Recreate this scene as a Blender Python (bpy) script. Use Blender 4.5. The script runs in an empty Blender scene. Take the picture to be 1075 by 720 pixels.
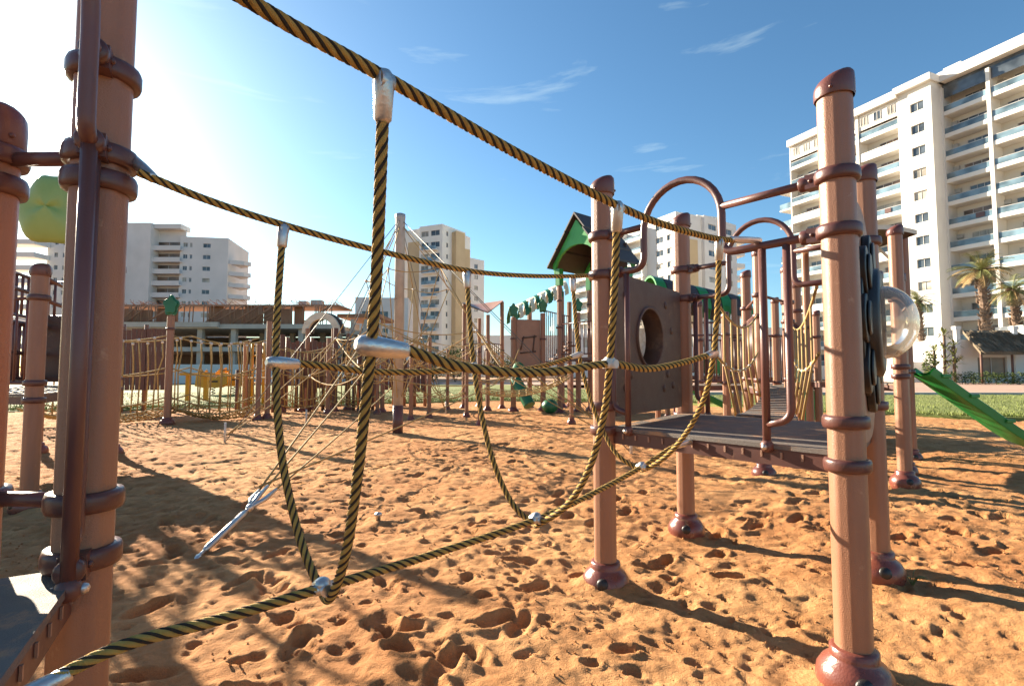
import bpy, math, random
import numpy as np
from mathutils import Vector, Matrix
random.seed(7)
rng = np.random.default_rng(11)
R = math.radians
scene = bpy.context.scene
COL = scene.collection

# ------------------------------------------------------------------ camera
F = 537.0
PITCH = math.atan(30.0 / F)
CAMZ = 1.2
cam_d = bpy.data.cameras.new("camera")
cam_d.sensor_width = 36.0
cam_d.lens = F / 1075.0 * 36.0
cam_d.clip_start = 0.02
cam_d.clip_end = 4000
cam = bpy.data.objects.new("camera", cam_d)
COL.objects.link(cam)
cam.location = (0, 0, CAMZ)
cam.rotation_euler = (R(90) + PITCH, 0, 0)
scene.camera = cam

def ray(u, v):
    cx = (u - 537.5) / F
    cy = -(v - 360.0) / F
    return Vector((cx, math.cos(PITCH) - cy * math.sin(PITCH), math.sin(PITCH) + cy * math.cos(PITCH)))

def P(u, v, Y):
    "point of the place seen at photo position (u, v) at distance Y in front"
    d = ray(u, v)
    return Vector((d.x / d.y * Y, Y, CAMZ + d.z / d.y * Y))

def XU(u, Y):
    return (u - 537.5) / F * Y

# ------------------------------------------------------------------ materials
def new_mat(name):
    m = bpy.data.materials.new(name)
    m.use_nodes = True
    nt = m.node_tree
    return m, nt, nt.nodes["Principled BSDF"]

def mat(name, c1, c2=None, rough=0.5, scale=6.0, bump=0.0, bscale=60.0, metallic=0.0, detail=6.0, spots=None, coat=0.0, spec=0.5, stretch=None):
    m, nt, b = new_mat(name)
    N, L = nt.nodes, nt.links
    if c2 is None:
        c2 = tuple(x * 0.78 for x in c1)
    tc = N.new("ShaderNodeTexCoord")
    src = tc.outputs["Object"]
    if stretch:
        mp = N.new("ShaderNodeMapping"); mp.inputs["Scale"].default_value = stretch
        L.new(src, mp.inputs["Vector"]); src = mp.outputs["Vector"]
    nz = N.new("ShaderNodeTexNoise"); nz.inputs["Scale"].default_value = scale; nz.inputs["Detail"].default_value = detail
    L.new(src, nz.inputs["Vector"])
    rp = N.new("ShaderNodeValToRGB")
    rp.color_ramp.elements[0].position = 0.3; rp.color_ramp.elements[1].position = 0.7
    rp.color_ramp.elements[0].color = (*c2, 1); rp.color_ramp.elements[1].color = (*c1, 1)
    L.new(nz.outputs["Fac"], rp.inputs["Fac"])
    out = rp.outputs["Color"]
    if spots:
        sc, thr, col = spots
        n2 = N.new("ShaderNodeTexNoise"); n2.inputs["Scale"].default_value = sc; n2.inputs["Detail"].default_value = 8; n2.inputs["Roughness"].default_value = 0.7
        L.new(tc.outputs["Object"], n2.inputs["Vector"])
        r2 = N.new("ShaderNodeValToRGB"); r2.color_ramp.elements[0].position = thr; r2.color_ramp.elements[1].position = thr + 0.1
        L.new(n2.outputs["Fac"], r2.inputs["Fac"])
        mx = N.new("ShaderNodeMix"); mx.data_type = 'RGBA'
        L.new(r2.outputs["Color"], mx.inputs["Factor"]); L.new(out, mx.inputs["A"]); mx.inputs["B"].default_value = (*col, 1)
        out = mx.outputs["Result"]
    L.new(out, b.inputs["Base Color"])
    b.inputs["Metallic"].default_value = metallic
    b.inputs["Coat Weight"].default_value = coat
    b.inputs["Specular IOR Level"].default_value = spec
    rr = N.new("ShaderNodeMapRange"); rr.inputs["To Min"].default_value = max(0.02, rough - 0.12); rr.inputs["To Max"].default_value = min(1, rough + 0.12)
    n3 = N.new("ShaderNodeTexNoise"); n3.inputs["Scale"].default_value = scale * 3.1; n3.inputs["Detail"].default_value = 5
    L.new(tc.outputs["Object"], n3.inputs["Vector"]); L.new(n3.outputs["Fac"], rr.inputs["Value"]); L.new(rr.outputs["Result"], b.inputs["Roughness"])
    if bump > 0:
        nb = N.new("ShaderNodeTexNoise"); nb.inputs["Scale"].default_value = bscale; nb.inputs["Detail"].default_value = 4
        L.new(tc.outputs["Object"], nb.inputs["Vector"])
        bp = N.new("ShaderNodeBump"); bp.inputs["Strength"].default_value = bump; bp.inputs["Distance"].default_value = 0.01
        L.new(nb.outputs["Fac"], bp.inputs["Height"]); L.new(bp.outputs["Normal"], b.inputs["Normal"])
    return m

M = {}
M['post'] = mat('tan_post_paint', (.315, .15, .085), (.265, .122, .07), rough=.42, scale=7, bump=.25, bscale=260, spots=(16, .62, (.4, .23, .14)), stretch=(3, 3, .35))
M['cap'] = mat('red_brown_cap', (.14, .046, .033), (.11, .036, .027), rough=.35, scale=5, bump=.1, bscale=150, spots=(9, .68, (.26, .14, .09)))
M['boot'] = mat('red_brown_boot', (.19, .055, .036), (.14, .042, .03), rough=.3, scale=9, bump=.15, bscale=120, spots=(11, .6, (.36, .2, .11)))
M['clamp'] = mat('brown_clamp', (.115, .042, .032), (.085, .031, .025), rough=.35, scale=8, bump=.1, bscale=150, spots=(16, .68, (.25, .13, .08)))
M['pipe'] = mat('brown_pipe', (.14, .058, .047), (.105, .042, .035), rough=.38, scale=5, bump=.08, bscale=200, spots=(18, .7, (.27, .15, .1)))
M['deck'] = mat('dark_deck_coating', (.17, .145, .13), (.125, .107, .096), rough=.65, spec=.25, scale=4, bump=.5, bscale=300, spots=(5, .52, (.34, .2, .12)))
M['rim'] = mat('deck_rim', (.11, .044, .035), rough=.45, scale=7, spots=(12, .62, (.28, .16, .09)))
M['panel'] = mat('brown_panel', (.085, .046, .033), (.068, .036, .027), rough=.48, scale=4, bump=.3, bscale=240, spots=(6, .58, (.16, .09, .055)))
M['tanpanel'] = mat('tan_panel', (.34, .19, .125), (.29, .155, .1), rough=.5, scale=4, bump=.25, bscale=240)
M['black'] = mat('dark_plastic', (.02, .017, .016), (.014, .012, .012), rough=.42, scale=7, bump=.2, bscale=160, spots=(10, .68, (.07, .05, .04)))
M['ropey'] = mat('yellow_rope_strand', (.92, .58, .14), (.74, .44, .10), rough=.75, scale=40, bump=1.0, bscale=700, spots=(24, .62, (.42, .27, .1)))
M['ropek'] = mat('brown_black_rope_strand', (.075, .05, .028), (.045, .031, .019), rough=.8, scale=40, bump=1.0, bscale=700, spots=(20, .6, (.12, .075, .04)))
M['ropefar'] = mat('old_yellow_rope', (.45, .3, .11), (.3, .2, .075), rough=.8, scale=14, bump=.3, bscale=300)
M['cable'] = mat('grey_steel_cable', (.13, .12, .11), rough=.5, scale=20)
M['alu'] = mat('aluminium_ferrule', (.62, .6, .57), (.5, .48, .45), rough=.36, scale=14, metallic=.85, bump=.15, bscale=120, spots=(20, .64, (.42, .32, .22)))
M['wplastic'] = mat('white_plastic_clamp', (.66, .62, .55), rough=.45, scale=15, spots=(14, .62, (.4, .28, .18)))
M['green'] = mat('green_plastic', (.03, .26, .055), (.022, .2, .042), rough=.35, scale=4, spots=(9, .68, (.12, .26, .09)))
M['leafg'] = mat('leaf_green_plastic', (.02, .16, .07), (.015, .12, .05), rough=.4, scale=6)
M['palegreen'] = mat('pale_green_plastic', (.3, .42, .13), (.25, .36, .1), rough=.45, scale=5)
M['cream'] = mat('cream_plastic', (.72, .66, .52), rough=.45, scale=5)
M['yellow'] = mat('yellow_plastic', (.68, .3, .02), (.6, .25, .02), rough=.4, scale=5)
M['roofb'] = mat('dark_roof_plastic', (.06, .045, .042), (.045, .034, .032), rough=.55, scale=5)
M['mast'] = mat('grey_galvanised_mast', (.46, .44, .42), (.36, .34, .325), rough=.5, scale=5, metallic=.4, spots=(6, .6, (.26, .17, .12)))
M['wood'] = mat('brown_plank', (.15, .07, .05), (.1, .048, .035), rough=.7, scale=8, stretch=(6, 6, 1))
M['white'] = mat('white_render', (.76, .735, .68), (.7, .67, .615), rough=.85, scale=.35, bump=.15, bscale=20)
M['white2'] = mat('grey_white_render', (.68, .65, .62), (.6, .58, .55), rough=.85, scale=.3)
M['tanwall'] = mat('ochre_render', (.56, .42, .25), (.5, .37, .22), rough=.85, scale=.4)
M['shade'] = mat('balcony_back_wall', (.58, .54, .47), rough=.85, scale=.5)
M['concrete'] = mat('raw_concrete', (.55, .48, .41), (.43, .37, .32), rough=.9, scale=.8)
M['form'] = mat('rust_formwork_boards', (.4, .2, .115), (.3, .145, .085), rough=.85, scale=1.2, stretch=(4, 4, 1))
M['darkin'] = mat('interior_shade_tone', (.2, .15, .12), rough=.9, scale=1)  # dark wall colour stands in for shade inside the open frame
M['frame'] = mat('white_window_frame', (.55, .54, .52), rough=.5, scale=2)
M['bark'] = mat('palm_bark', (.2, .13, .085), (.11, .07, .048), rough=.95, scale=9, bump=.8, bscale=20)
M['frond'] = mat('palm_frond', (.2, .2, .06), (.11, .13, .035), rough=.6, scale=2.2)
M['drfrond'] = mat('dry_palm_frond', (.45, .3, .12), (.3, .19, .08), rough=.8, scale=3)
M['bush'] = mat('hedge_leaf', (.11, .13, .035), (.05, .075, .02), rough=.85, scale=1.8, spec=.15)
M['stone'] = mat('stone_wall', (.3, .2, .14), (.2, .135, .1), rough=.9, scale=3)
M['thatch'] = mat('old_thatch', (.2, .15, .095), (.11, .083, .055), rough=.95, scale=5, bump=.8, bscale=18, stretch=(5, 5, .8))

def glass_mat(name, col, rough=.06):
    m, nt, b = new_mat(name)
    b.inputs["Base Color"].default_value = (*col, 1)
    b.inputs["Roughness"].default_value = rough
    b.inputs["Specular IOR Level"].default_value = .7
    tc = nt.nodes.new("ShaderNodeTexCoord"); nz = nt.nodes.new("ShaderNodeTexNoise"); nz.inputs["Scale"].default_value = .45
    rp = nt.nodes.new("ShaderNodeValToRGB"); rp.color_ramp.elements[0].position = .35; rp.color_ramp.elements[1].position = .65
    rp.color_ramp.elements[0].color = (*[c * .5 for c in col], 1); rp.color_ramp.elements[1].color = (*[min(1, c * 1.7) for c in col], 1)
    nt.links.new(tc.outputs["Object"], nz.inputs["Vector"]); nt.links.new(nz.outputs["Fac"], rp.inputs["Fac"]); nt.links.new(rp.outputs["Color"], b.inputs["Base Color"])
    return m
M['glass'] = glass_mat('dark_window_glass', (.07, .085, .1))
M['brownglass'] = glass_mat('brown_window', (.14, .085, .055), .3)
M['curtain'] = glass_mat('curtained_window', (.3, .27, .22), .25)
M['rail'] = glass_mat('blue_balcony_glass', (.12, .18, .22), .12)

def dome_mat(name='scratched_clear_plastic', lo=.05, hi=.12, edge=.62, tcol=(.85, .78, .66), bcol=(.8, .74, .64)):
    m, nt, b = new_mat(name)
    N, L = nt.nodes, nt.links
    tr = N.new("ShaderNodeBsdfTransparent"); tr.inputs["Color"].default_value = (.93, .9, .86, 1)
    b.inputs["Base Color"].default_value = (*bcol, 1); b.inputs["Roughness"].default_value = .1
    tl = N.new("ShaderNodeBsdfTranslucent"); tl.inputs["Color"].default_value = (*tcol, 1)
    mt_ = N.new("ShaderNodeMixShader"); mt_.inputs["Fac"].default_value = .25; L.new(b.outputs[0], mt_.inputs[1]); L.new(tl.outputs[0], mt_.inputs[2])
    tc = N.new("ShaderNodeTexCoord"); nz = N.new("ShaderNodeTexNoise"); nz.inputs["Scale"].default_value = 30; nz.inputs["Detail"].default_value = 8
    L.new(tc.outputs["Object"], nz.inputs["Vector"])
    lw = N.new("ShaderNodeLayerWeight"); lw.inputs["Blend"].default_value = .36
    mr = N.new("ShaderNodeMapRange"); mr.inputs["From Min"].default_value = .4; mr.inputs["From Max"].default_value = .8; mr.inputs["To Min"].default_value = lo; mr.inputs["To Max"].default_value = hi
    L.new(nz.outputs["Fac"], mr.inputs["Value"])
    ad = N.new("ShaderNodeMath"); ad.operation = 'MULTIPLY_ADD'; ad.inputs[1].default_value = edge
    L.new(lw.outputs["Facing"], ad.inputs[0]); L.new(mr.outputs["Result"], ad.inputs[2])
    mx = N.new("ShaderNodeMixShader"); L.new(ad.outputs[0], mx.inputs["Fac"]); L.new(tr.outputs[0], mx.inputs[1]); L.new(mt_.outputs[0], mx.inputs[2])
    gl_ = N.new("ShaderNodeBsdfGlossy"); gl_.inputs["Roughness"].default_value = .06
    fn = N.new("ShaderNodeFresnel"); fn.inputs["IOR"].default_value = 1.5
    mg = N.new("ShaderNodeMixShader"); L.new(fn.outputs[0], mg.inputs["Fac"]); L.new(mx.outputs[0], mg.inputs[1]); L.new(gl_.outputs[0], mg.inputs[2])
    L.new(mg.outputs[0], N["Material Output"].inputs["Surface"])
    return m
M['dome'] = dome_mat()
M['dome2'] = dome_mat('darkened_scratched_plastic', .5, .8, .3, (.3, .24, .17), (.16, .11, .08))  # colour browned and clouded to put the porthole's inside in shade

# ------------------------------------------------------------------ mesh helpers
def wloc(o):
    v = Vector((0, 0, 0))
    while o is not None:
        v += o.location; o = o.parent
    return v

class MB:
    """collects shapes in world coordinates; build() links ONE mesh object"""
    def __init__(s):
        s.v = []; s.f = []; s.mi = []; s.sm = []
    def add(s, verts, faces, mi=0, smooth=False):
        b = len(s.v)
        s.v.extend([tuple(x) for x in verts])
        for f in faces:
            s.f.append([b + i for i in f]); s.mi.append(mi); s.sm.append(smooth)
        return s
    def obox(s, o, ax, ay, az, mi=0):
        "box from corner o with edge vectors"
        o, ax, ay, az = map(Vector, (o, ax, ay, az))
        if ax.cross(ay).dot(az) < 0:
            o = o + ax; ax = -ax
        vs = [o, o + ax, o + ax + ay, o + ay, o + az, o + ax + az, o + ax + ay + az, o + ay + az]
        return s.add(vs, [(0, 3, 2, 1), (4, 5, 6, 7), (0, 1, 5, 4), (1, 2, 6, 5), (2, 3, 7, 6), (3, 0, 4, 7)], mi)
    def cbox(s, c, size, ang=0, mi=0):
        c = Vector(c); ca, sa = math.cos(ang), math.sin(ang)
        ax = Vector((ca, sa, 0)) * size[0]; ay = Vector((-sa, ca, 0)) * size[1]; az = Vector((0, 0, size[2]))
        return s.obox(c - ax / 2 - ay / 2 - az / 2, ax, ay, az, mi)
    def tube(s, pts, r, n=10, mi=0, caps=True, smooth=True):
        pts = [Vector(p) for p in pts]
        rs = r if isinstance(r, (list, tuple)) else [r] * len(pts)
        fr = frames(pts)
        vs = []; fs = []
        for i, p in enumerate(pts):
            a, b = fr[i]
            for k in range(n):
                t = 2 * math.pi * k / n
                vs.append(p + (a * math.cos(t) + b * math.sin(t)) * rs[i])
        for i in range(len(pts) - 1):
            for k in range(n):
                k2 = (k + 1) % n
                fs.append((i * n + k, i * n + k2, (i + 1) * n + k2, (i + 1) * n + k))
        s.add(vs, fs, mi, smooth)
        if caps:
            base = len(s.v) - len(vs)
            for ring, rev in ((0, True), (len(pts) - 1, False)):
                f = [base + ring * n + k for k in range(n)]
                if rev: f.reverse()
                s.f.append(f); s.mi.append(mi); s.sm.append(False)
        return s
    def bar(s, a, b, r, n=10, mi=0):
        return s.tube([a, b], r, n, mi)
    def lathe(s, prof, c, n=24, mi=0, axis=(0, 0, 1), smooth=True, sides_rot=0.0, caps=True):
        c = Vector(c); ax = Vector(axis).normalized()
        q = Vector((0, 0, 1)).rotation_difference(ax)
        vs = []; fs = []
        for (r, z) in prof:
            for k in range(n):
                t = 2 * math.pi * k / n + sides_rot
                vs.append(c + q @ Vector((r * math.cos(t), r * math.sin(t), z)))
        m = len(prof)
        for i in range(m - 1):
            for k in range(n):
                k2 = (k + 1) % n
                fs.append((i * n + k, i * n + k2, (i + 1) * n + k2, (i + 1) * n + k))
        if tuple(prof[0]) == tuple(prof[-1]): caps = False
        if caps and prof[0][0] > 1e-5: fs.append(tuple(range(n - 1, -1, -1)))
        if caps and prof[-1][0] > 1e-5: fs.append(tuple((m - 1) * n + k for k in range(n)))
        return s.add(vs, fs, mi, smooth)
    def sphere(s, c, r, mi=0, n=12, sq=(1, 1, 1)):
        c = Vector(c); vs = []; fs = []
        rings = n // 2
        for i in range(rings + 1):
            ph = math.pi * i / rings
            for k in range(n):
                t = 2 * math.pi * k / n
                vs.append(c + Vector((r * sq[0] * math.sin(ph) * math.cos(t), r * sq[1] * math.sin(ph) * math.sin(t), -r * sq[2] * math.cos(ph))))
        for i in range(rings):
            for k in range(n):
                k2 = (k + 1) % n
                fs.append((i * n + k, i * n + k2, (i + 1) * n + k2, (i + 1) * n + k))
        return s.add(vs, fs, mi, True)
    def plate(s, outline, ex, ey, o, nrm, th, mi=0, hole=None):
        "flat plate: outline points (a,b) in plane ex,ey at o, thickness th along nrm; optional hole outline with the same count"
        o, ex, ey, nrm = Vector(o), Vector(ex), Vector(ey), Vector(nrm)
        n = len(outline)
        f = [o + ex * a + ey * b for a, b in outline]
        g = [p + nrm * th for p in f]
        if hole is None:
            s.add(f + g, [tuple(range(n - 1, -1, -1)), tuple(range(n, 2 * n))] + [(i, (i + 1) % n, n + (i + 1) % n, n + i) for i in range(n)], mi)
        else:
            h = [o + ex * a + ey * b for a, b in hole]; k = [p + nrm * th for p in h]
            fs = []
            for i in range(n):
                j = (i + 1) % n
                fs += [(2 * n + i, 2 * n + j, j, i), (n + i, n + j, 3 * n + j, 3 * n + i), (i, j, n + j, n + i), (2 * n + j, 2 * n + i, 3 * n + i, 3 * n + j)]
            s.add(f + g + h + k, fs, mi)
        return s
    def build(s, name, mats, parent=None, bevel=0.0):
        L = wloc(parent) if parent is not None else Vector((0, 0, 0))
        vs = s.v
        org = Vector((0, 0, 0))
        if parent is None:
            a = np.array(vs); mn = a.min(0); mx = a.max(0)
            org = Vector(((mn[0] + mx[0]) / 2, (mn[1] + mx[1]) / 2, mn[2]))
        off = L + org
        me = bpy.data.meshes.new(name)
        me.from_pydata([(x - off.x, y - off.y, z - off.z) for x, y, z in vs], [], s.f)
        if not isinstance(mats, (list, tuple)): mats = [mats]
        for m in mats: me.materials.append(m)
        me.polygons.foreach_set("material_index", s.mi)
        me.polygons.foreach_set("use_smooth", s.sm)
        me.update()
        o = bpy.data.objects.new(name, me); COL.objects.link(o)
        o.location = org
        if parent is not None: o.parent = parent
        if bevel > 0:
            md = o.modifiers.new("bevel", 'BEVEL'); md.width = bevel; md.segments = 2; md.limit_method = 'ANGLE'; md.angle_limit = R(40); md.harden_normals = True; me.polygons.foreach_set('use_smooth', [True] * len(me.polygons))
        return o

def frames(pts):
    n = len(pts); out = []
    tan = []
    for i in range(n):
        a = pts[max(0, i - 1)]; b = pts[min(n - 1, i + 1)]
        t = (b - a)
        tan.append(t.normalized() if t.length > 1e-9 else Vector((0, 0, 1)))
    t = tan[0]
    ref = Vector((0, 0, 1)) if abs(t.z) < .9 else Vector((1, 0, 0))
    a = (ref - t * ref.dot(t)).normalized()
    for i in range(n):
        t = tan[i]
        a = (a - t * a.dot(t))
        a = a.normalized() if a.length > 1e-6 else Vector((1, 0, 0))
        out.append((a.copy(), t.cross(a)))
    return out

def smooth_path(pts, step):
    "Catmull-Rom through the points, resampled"
    pts = [Vector(p) for p in pts]
    ext = [pts[0] * 2 - pts[1]] + pts + [pts[-1] * 2 - pts[-2]]
    dense = []
    for i in range(1, len(ext) - 2):
        p0, p1, p2, p3 = ext[i - 1:i + 3]
        k = max(4, int((p2 - p1).length / step) + 1)
        for j in range(k):
            t = j / k
            dense.append(.5 * ((2 * p1) + (p2 - p0) * t + (2 * p0 - 5 * p1 + 4 * p2 - p3) * t * t + (3 * p1 - p0 - 3 * p2 + p3) * t ** 3))
    dense.append(pts[-1])
    return dense

def fillet(pts, r, k=6):
    pts = [Vector(p) for p in pts]; out = [pts[0]]
    for i in range(1, len(pts) - 1):
        a, b, c = pts[i - 1], pts[i], pts[i + 1]
        d1 = (a - b); d2 = (c - b)
        rr = min(r, d1.length * .48, d2.length * .48)
        s = b + d1.normalized() * rr; e = b + d2.normalized() * rr
        for j in range(k + 1):
            t = j / k
            out.append(s * (1 - t) ** 2 + b * 2 * t * (1 - t) + e * t * t)
    out.append(pts[-1])
    return out

def rope_mb(pts, d=.0225, pitch_k=3.8, strands=6, per=5, mb=None):
    "laid rope: six strands, alternately yellow (slot 0) and black (slot 1), twisted along the path"
    mb = mb or MB()
    path = smooth_path(pts, d * .22)
    fr = frames(path); n = strands * per
    vs = []; fs = []; mis = []
    s = 0.0
    for i, p in enumerate(path):
        if i: s += (p - path[i - 1]).length
        th0 = 2 * math.pi * s / (pitch_k * d)
        a, b = fr[i]
        for k in range(n):
            st = (k % per) / (per - 1 + 1e-9) - .5
            si = k // per; ww = 1.28 if si % 2 == 0 else .72
            cen = (si // 2) * 2 + (.64 if si % 2 == 0 else 1.64)
            ang = (cen + st * .95 * ww) * 2 * math.pi / strands
            rr = d * .5 * (.80 + .22 * math.sqrt(max(0, 1 - (2 * st) ** 2)))
            t = ang + th0
            vs.append(p + (a * math.cos(t) + b * math.sin(t)) * rr)
    base = len(mb.v); mb.v.extend([tuple(x) for x in vs])
    for i in range(len(path) - 1):
        for k in range(n):
            k2 = (k + 1) % n
            mb.f.append([base + i * n + k, base + i * n + k2, base + (i + 1) * n + k2, base + (i + 1) * n + k])
            mb.mi.append((k // per) % 2 if (k % per) < per - 1 else 1); mb.sm.append((k % per) < per - 1)
    return mb
ROPE = None

def thing(name, label, cat, loc=(0, 0, 0), group=None):
    o = bpy.data.objects.new(name, None); COL.objects.link(o)
    o.location = loc; o.empty_display_size = .2
    return tag(o, label, cat, group)
def tag(o, label=None, cat=None, group=None, kind=None):
    if label: o["label"] = label
    if cat: o["category"] = cat
    if group: o["group"] = group
    if kind: o["kind"] = kind
    return o
def dup(root, loc, label, rotz=0.0, scale=1.0):
    r = root.copy(); COL.objects.link(r); r.location = loc; r["label"] = label; r.rotation_euler = (0, 0, rotz); r.scale = (scale,) * 3
    for ch in list(root.children):
        c = ch.copy(); COL.objects.link(c); c.parent = r
        for g in list(ch.children):
            d = g.copy(); COL.objects.link(d); d.parent = c
    return r

# ------------------------------------------------------------------ sand relief (numpy)
GX0, GX1, GY0, GY1, GS = -16.0, 16.0, -3.0, 24.0, 0.0125
def vnoise(X, Y, freq, seed):
    r = np.random.default_rng(seed); tab = r.random((257, 257)).astype(np.float32)
    x = X * freq + 50.3; y = Y * freq + 71.7
    xi = np.floor(x).astype(np.int32); yi = np.floor(y).astype(np.int32)
    fx = (x - xi).astype(np.float32); fy = (y - yi).astype(np.float32)
    fx = fx * fx * (3 - 2 * fx); fy = fy * fy * (3 - 2 * fy)
    a = tab[yi % 256, xi % 256]; b = tab[yi % 256, (xi + 1) % 256]; c = tab[(yi + 1) % 256, xi % 256]; d = tab[(yi + 1) % 256, (xi + 1) % 256]
    return (a + (b - a) * fx) * (1 - fy) + (c + (d - c) * fx) * fy - .5
def sand_base(X, Y):
    wx = X + .10 * vnoise(X, Y, 2.3, 31); wy = Y + .10 * vnoise(X, Y, 2.3, 32)
    h = .085 * vnoise(X, Y, .45, 1) + .05 * vnoise(X, Y, 1.1, 2)
    n1 = vnoise(wx, wy, 3.1, 3); n2 = vnoise(wx, wy, 6.2, 4); n3 = vnoise(wx, wy, 11.5, 5); n6 = vnoise(wx, wy, 17., 15); n4 = vnoise(X, Y, 29., 6); n5 = vnoise(X, Y, 57., 9)
    k = np.clip((Y - 1.0) / 2.6, .26, .92) * np.where(X > 1, .8, 1)
    h += .022 * n1 + k * (.022 * n2 * (1 + .8 * n1) - .030 * np.abs(n3) + .024 * n3 + .016 * n6) + .009 * n4 + .005 * n5
    return h
# pits (footprints, toe and hand marks)
pits = []
def pit(x, y, a, b, ang, dep): pits.append((x, y, a, b, ang, dep))
for i in range(4600):
    y = 0.6 + 15 * random.random() ** 1.25
    if y < 2.2 and random.random() < .55: continue
    x = random.uniform(-1.3, 1.3) * (y + 1.2)
    a = random.uniform(.018, .05); pit(x, y, a, a * random.uniform(.5, .95), random.uniform(0, 3.14), random.uniform(.006, .024))
for i in range(60):                       # trails of shoe prints
    x = random.uniform(-3, 5); y = random.uniform(1.2, 9); ang = random.uniform(0, 6.28)
    for k in range(4):
        sx = x + math.cos(ang) * .42 * k + (-1) ** k * .09 * -math.sin(ang); sy = y + math.sin(ang) * .42 * k + (-1) ** k * .09 * math.cos(ang)
        pit(sx, sy, .12, .05, ang, .03); pit(sx - .07 * math.cos(ang), sy - .07 * math.sin(ang), .05, .045, ang, .02)
def gpt(u, v):
    d = ray(u, v); t = -CAMZ / d.z
    return Vector((d.x * t, d.y * t, 0))
for (u, v, r, dep) in [(420, 692, .085, .055), (510, 632, .06, .045), (490, 690, .06, .05), (455, 700, .05, .03), (545, 575, .06, .035), (360, 660, .05, .035), (385, 640, .04, .03), (320, 690, .045, .03), (250, 700, .05, .03), (575, 660, .05, .03), (655, 685, .07, .05), (470, 655, .05, .03), (770, 560, .08, .05), (700, 600, .06, .04), (300, 655, .05, .035), (620, 700, .05, .03), (540, 610, .045, .03)]:
    g = gpt(u, v); pit(g.x, g.y, r * .85, r * .6, random.uniform(-.4, .4), dep * .85)
for (x, y) in ((.54, 3.02), (1.335, 2.06), (2.14, 3.06), (1.345, 4.02), (4.02, 5.3)):      # sand banked up round the boots
    pit(x, y, .2, .17, random.uniform(0, 3), -.028)
class Relief:
    def __init__(s):
        s.nx = int((GX1 - GX0) / GS) + 1; s.ny = int((GY1 - GY0) / GS) + 1
        s.h = np.zeros((s.ny, s.nx), np.float32)
        for (x, y, a, b, ang, dep) in pits:
            rad = max(a, b) * 2.2
            i0 = int((x - rad - GX0) / GS); i1 = int((x + rad - GX0) / GS); j0 = int((y - rad - GY0) / GS); j1 = int((y + rad - GY0) / GS)
            if i0 < 0 or j0 < 0 or i1 >= s.nx or j1 >= s.ny: continue
            xs = (GX0 + np.arange(i0, i1) * GS - x)[None, :]; ys = (GY0 + np.arange(j0, j1) * GS - y)[:, None]
            ca, sa = math.cos(ang), math.sin(ang)
            q = np.sqrt(((xs * ca + ys * sa) / a) ** 2 + ((-xs * sa + ys * ca) / b) ** 2)
            s.h[j0:j1, i0:i1] += (-dep / (1 + np.exp((q - .85) * 12)) + dep * .3 * np.exp(-((q - 1.25) / .3) ** 2)).astype(np.float32)
    def __call__(s, X, Y):
        X = np.asarray(X, np.float64); Y = np.asarray(Y, np.float64)
        gx = np.clip((X - GX0) / GS, 0, s.nx - 1.001); gy = np.clip((Y - GY0) / GS, 0, s.ny - 1.001)
        i = gx.astype(np.int32); j = gy.astype(np.int32); fx = gx - i; fy = gy - j
        p = (s.h[j, i] * (1 - fx) + s.h[j, i + 1] * fx) * (1 - fy) + (s.h[j + 1, i] * (1 - fx) + s.h[j + 1, i + 1] * fx) * fy
        return sand_base(X, Y) + p
RELIEF = Relief()
def H(x, y): return float(RELIEF(np.array([x]), np.array([y]))[0])

def grid_mesh(name, X, Y, Z, m, smooth=True):
    ny, nx = X.shape
    co = np.stack([X, Y, Z], -1).reshape(-1, 3).astype(np.float32)
    idx = np.arange(ny * nx).reshape(ny, nx)
    q = np.stack([idx[:-1, :-1], idx[:-1, 1:], idx[1:, 1:], idx[1:, :-1]], -1).reshape(-1, 4).astype(np.int32)
    me = bpy.data.meshes.new(name)
    me.vertices.add(len(co)); me.vertices.foreach_set("co", co.ravel())
    me.loops.add(q.size); me.loops.foreach_set("vertex_index", q.ravel())
    me.polygons.add(len(q)); me.polygons.foreach_set("loop_start", np.arange(0, q.size, 4, dtype=np.int32))
    me.polygons.foreach_set("use_smooth", np.full(len(q), smooth))
    me.materials.append(m); me.update(calc_edges=True); me.validate()
    o = bpy.data.objects.new(name, me); COL.objects.link(o)
    return o

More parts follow.
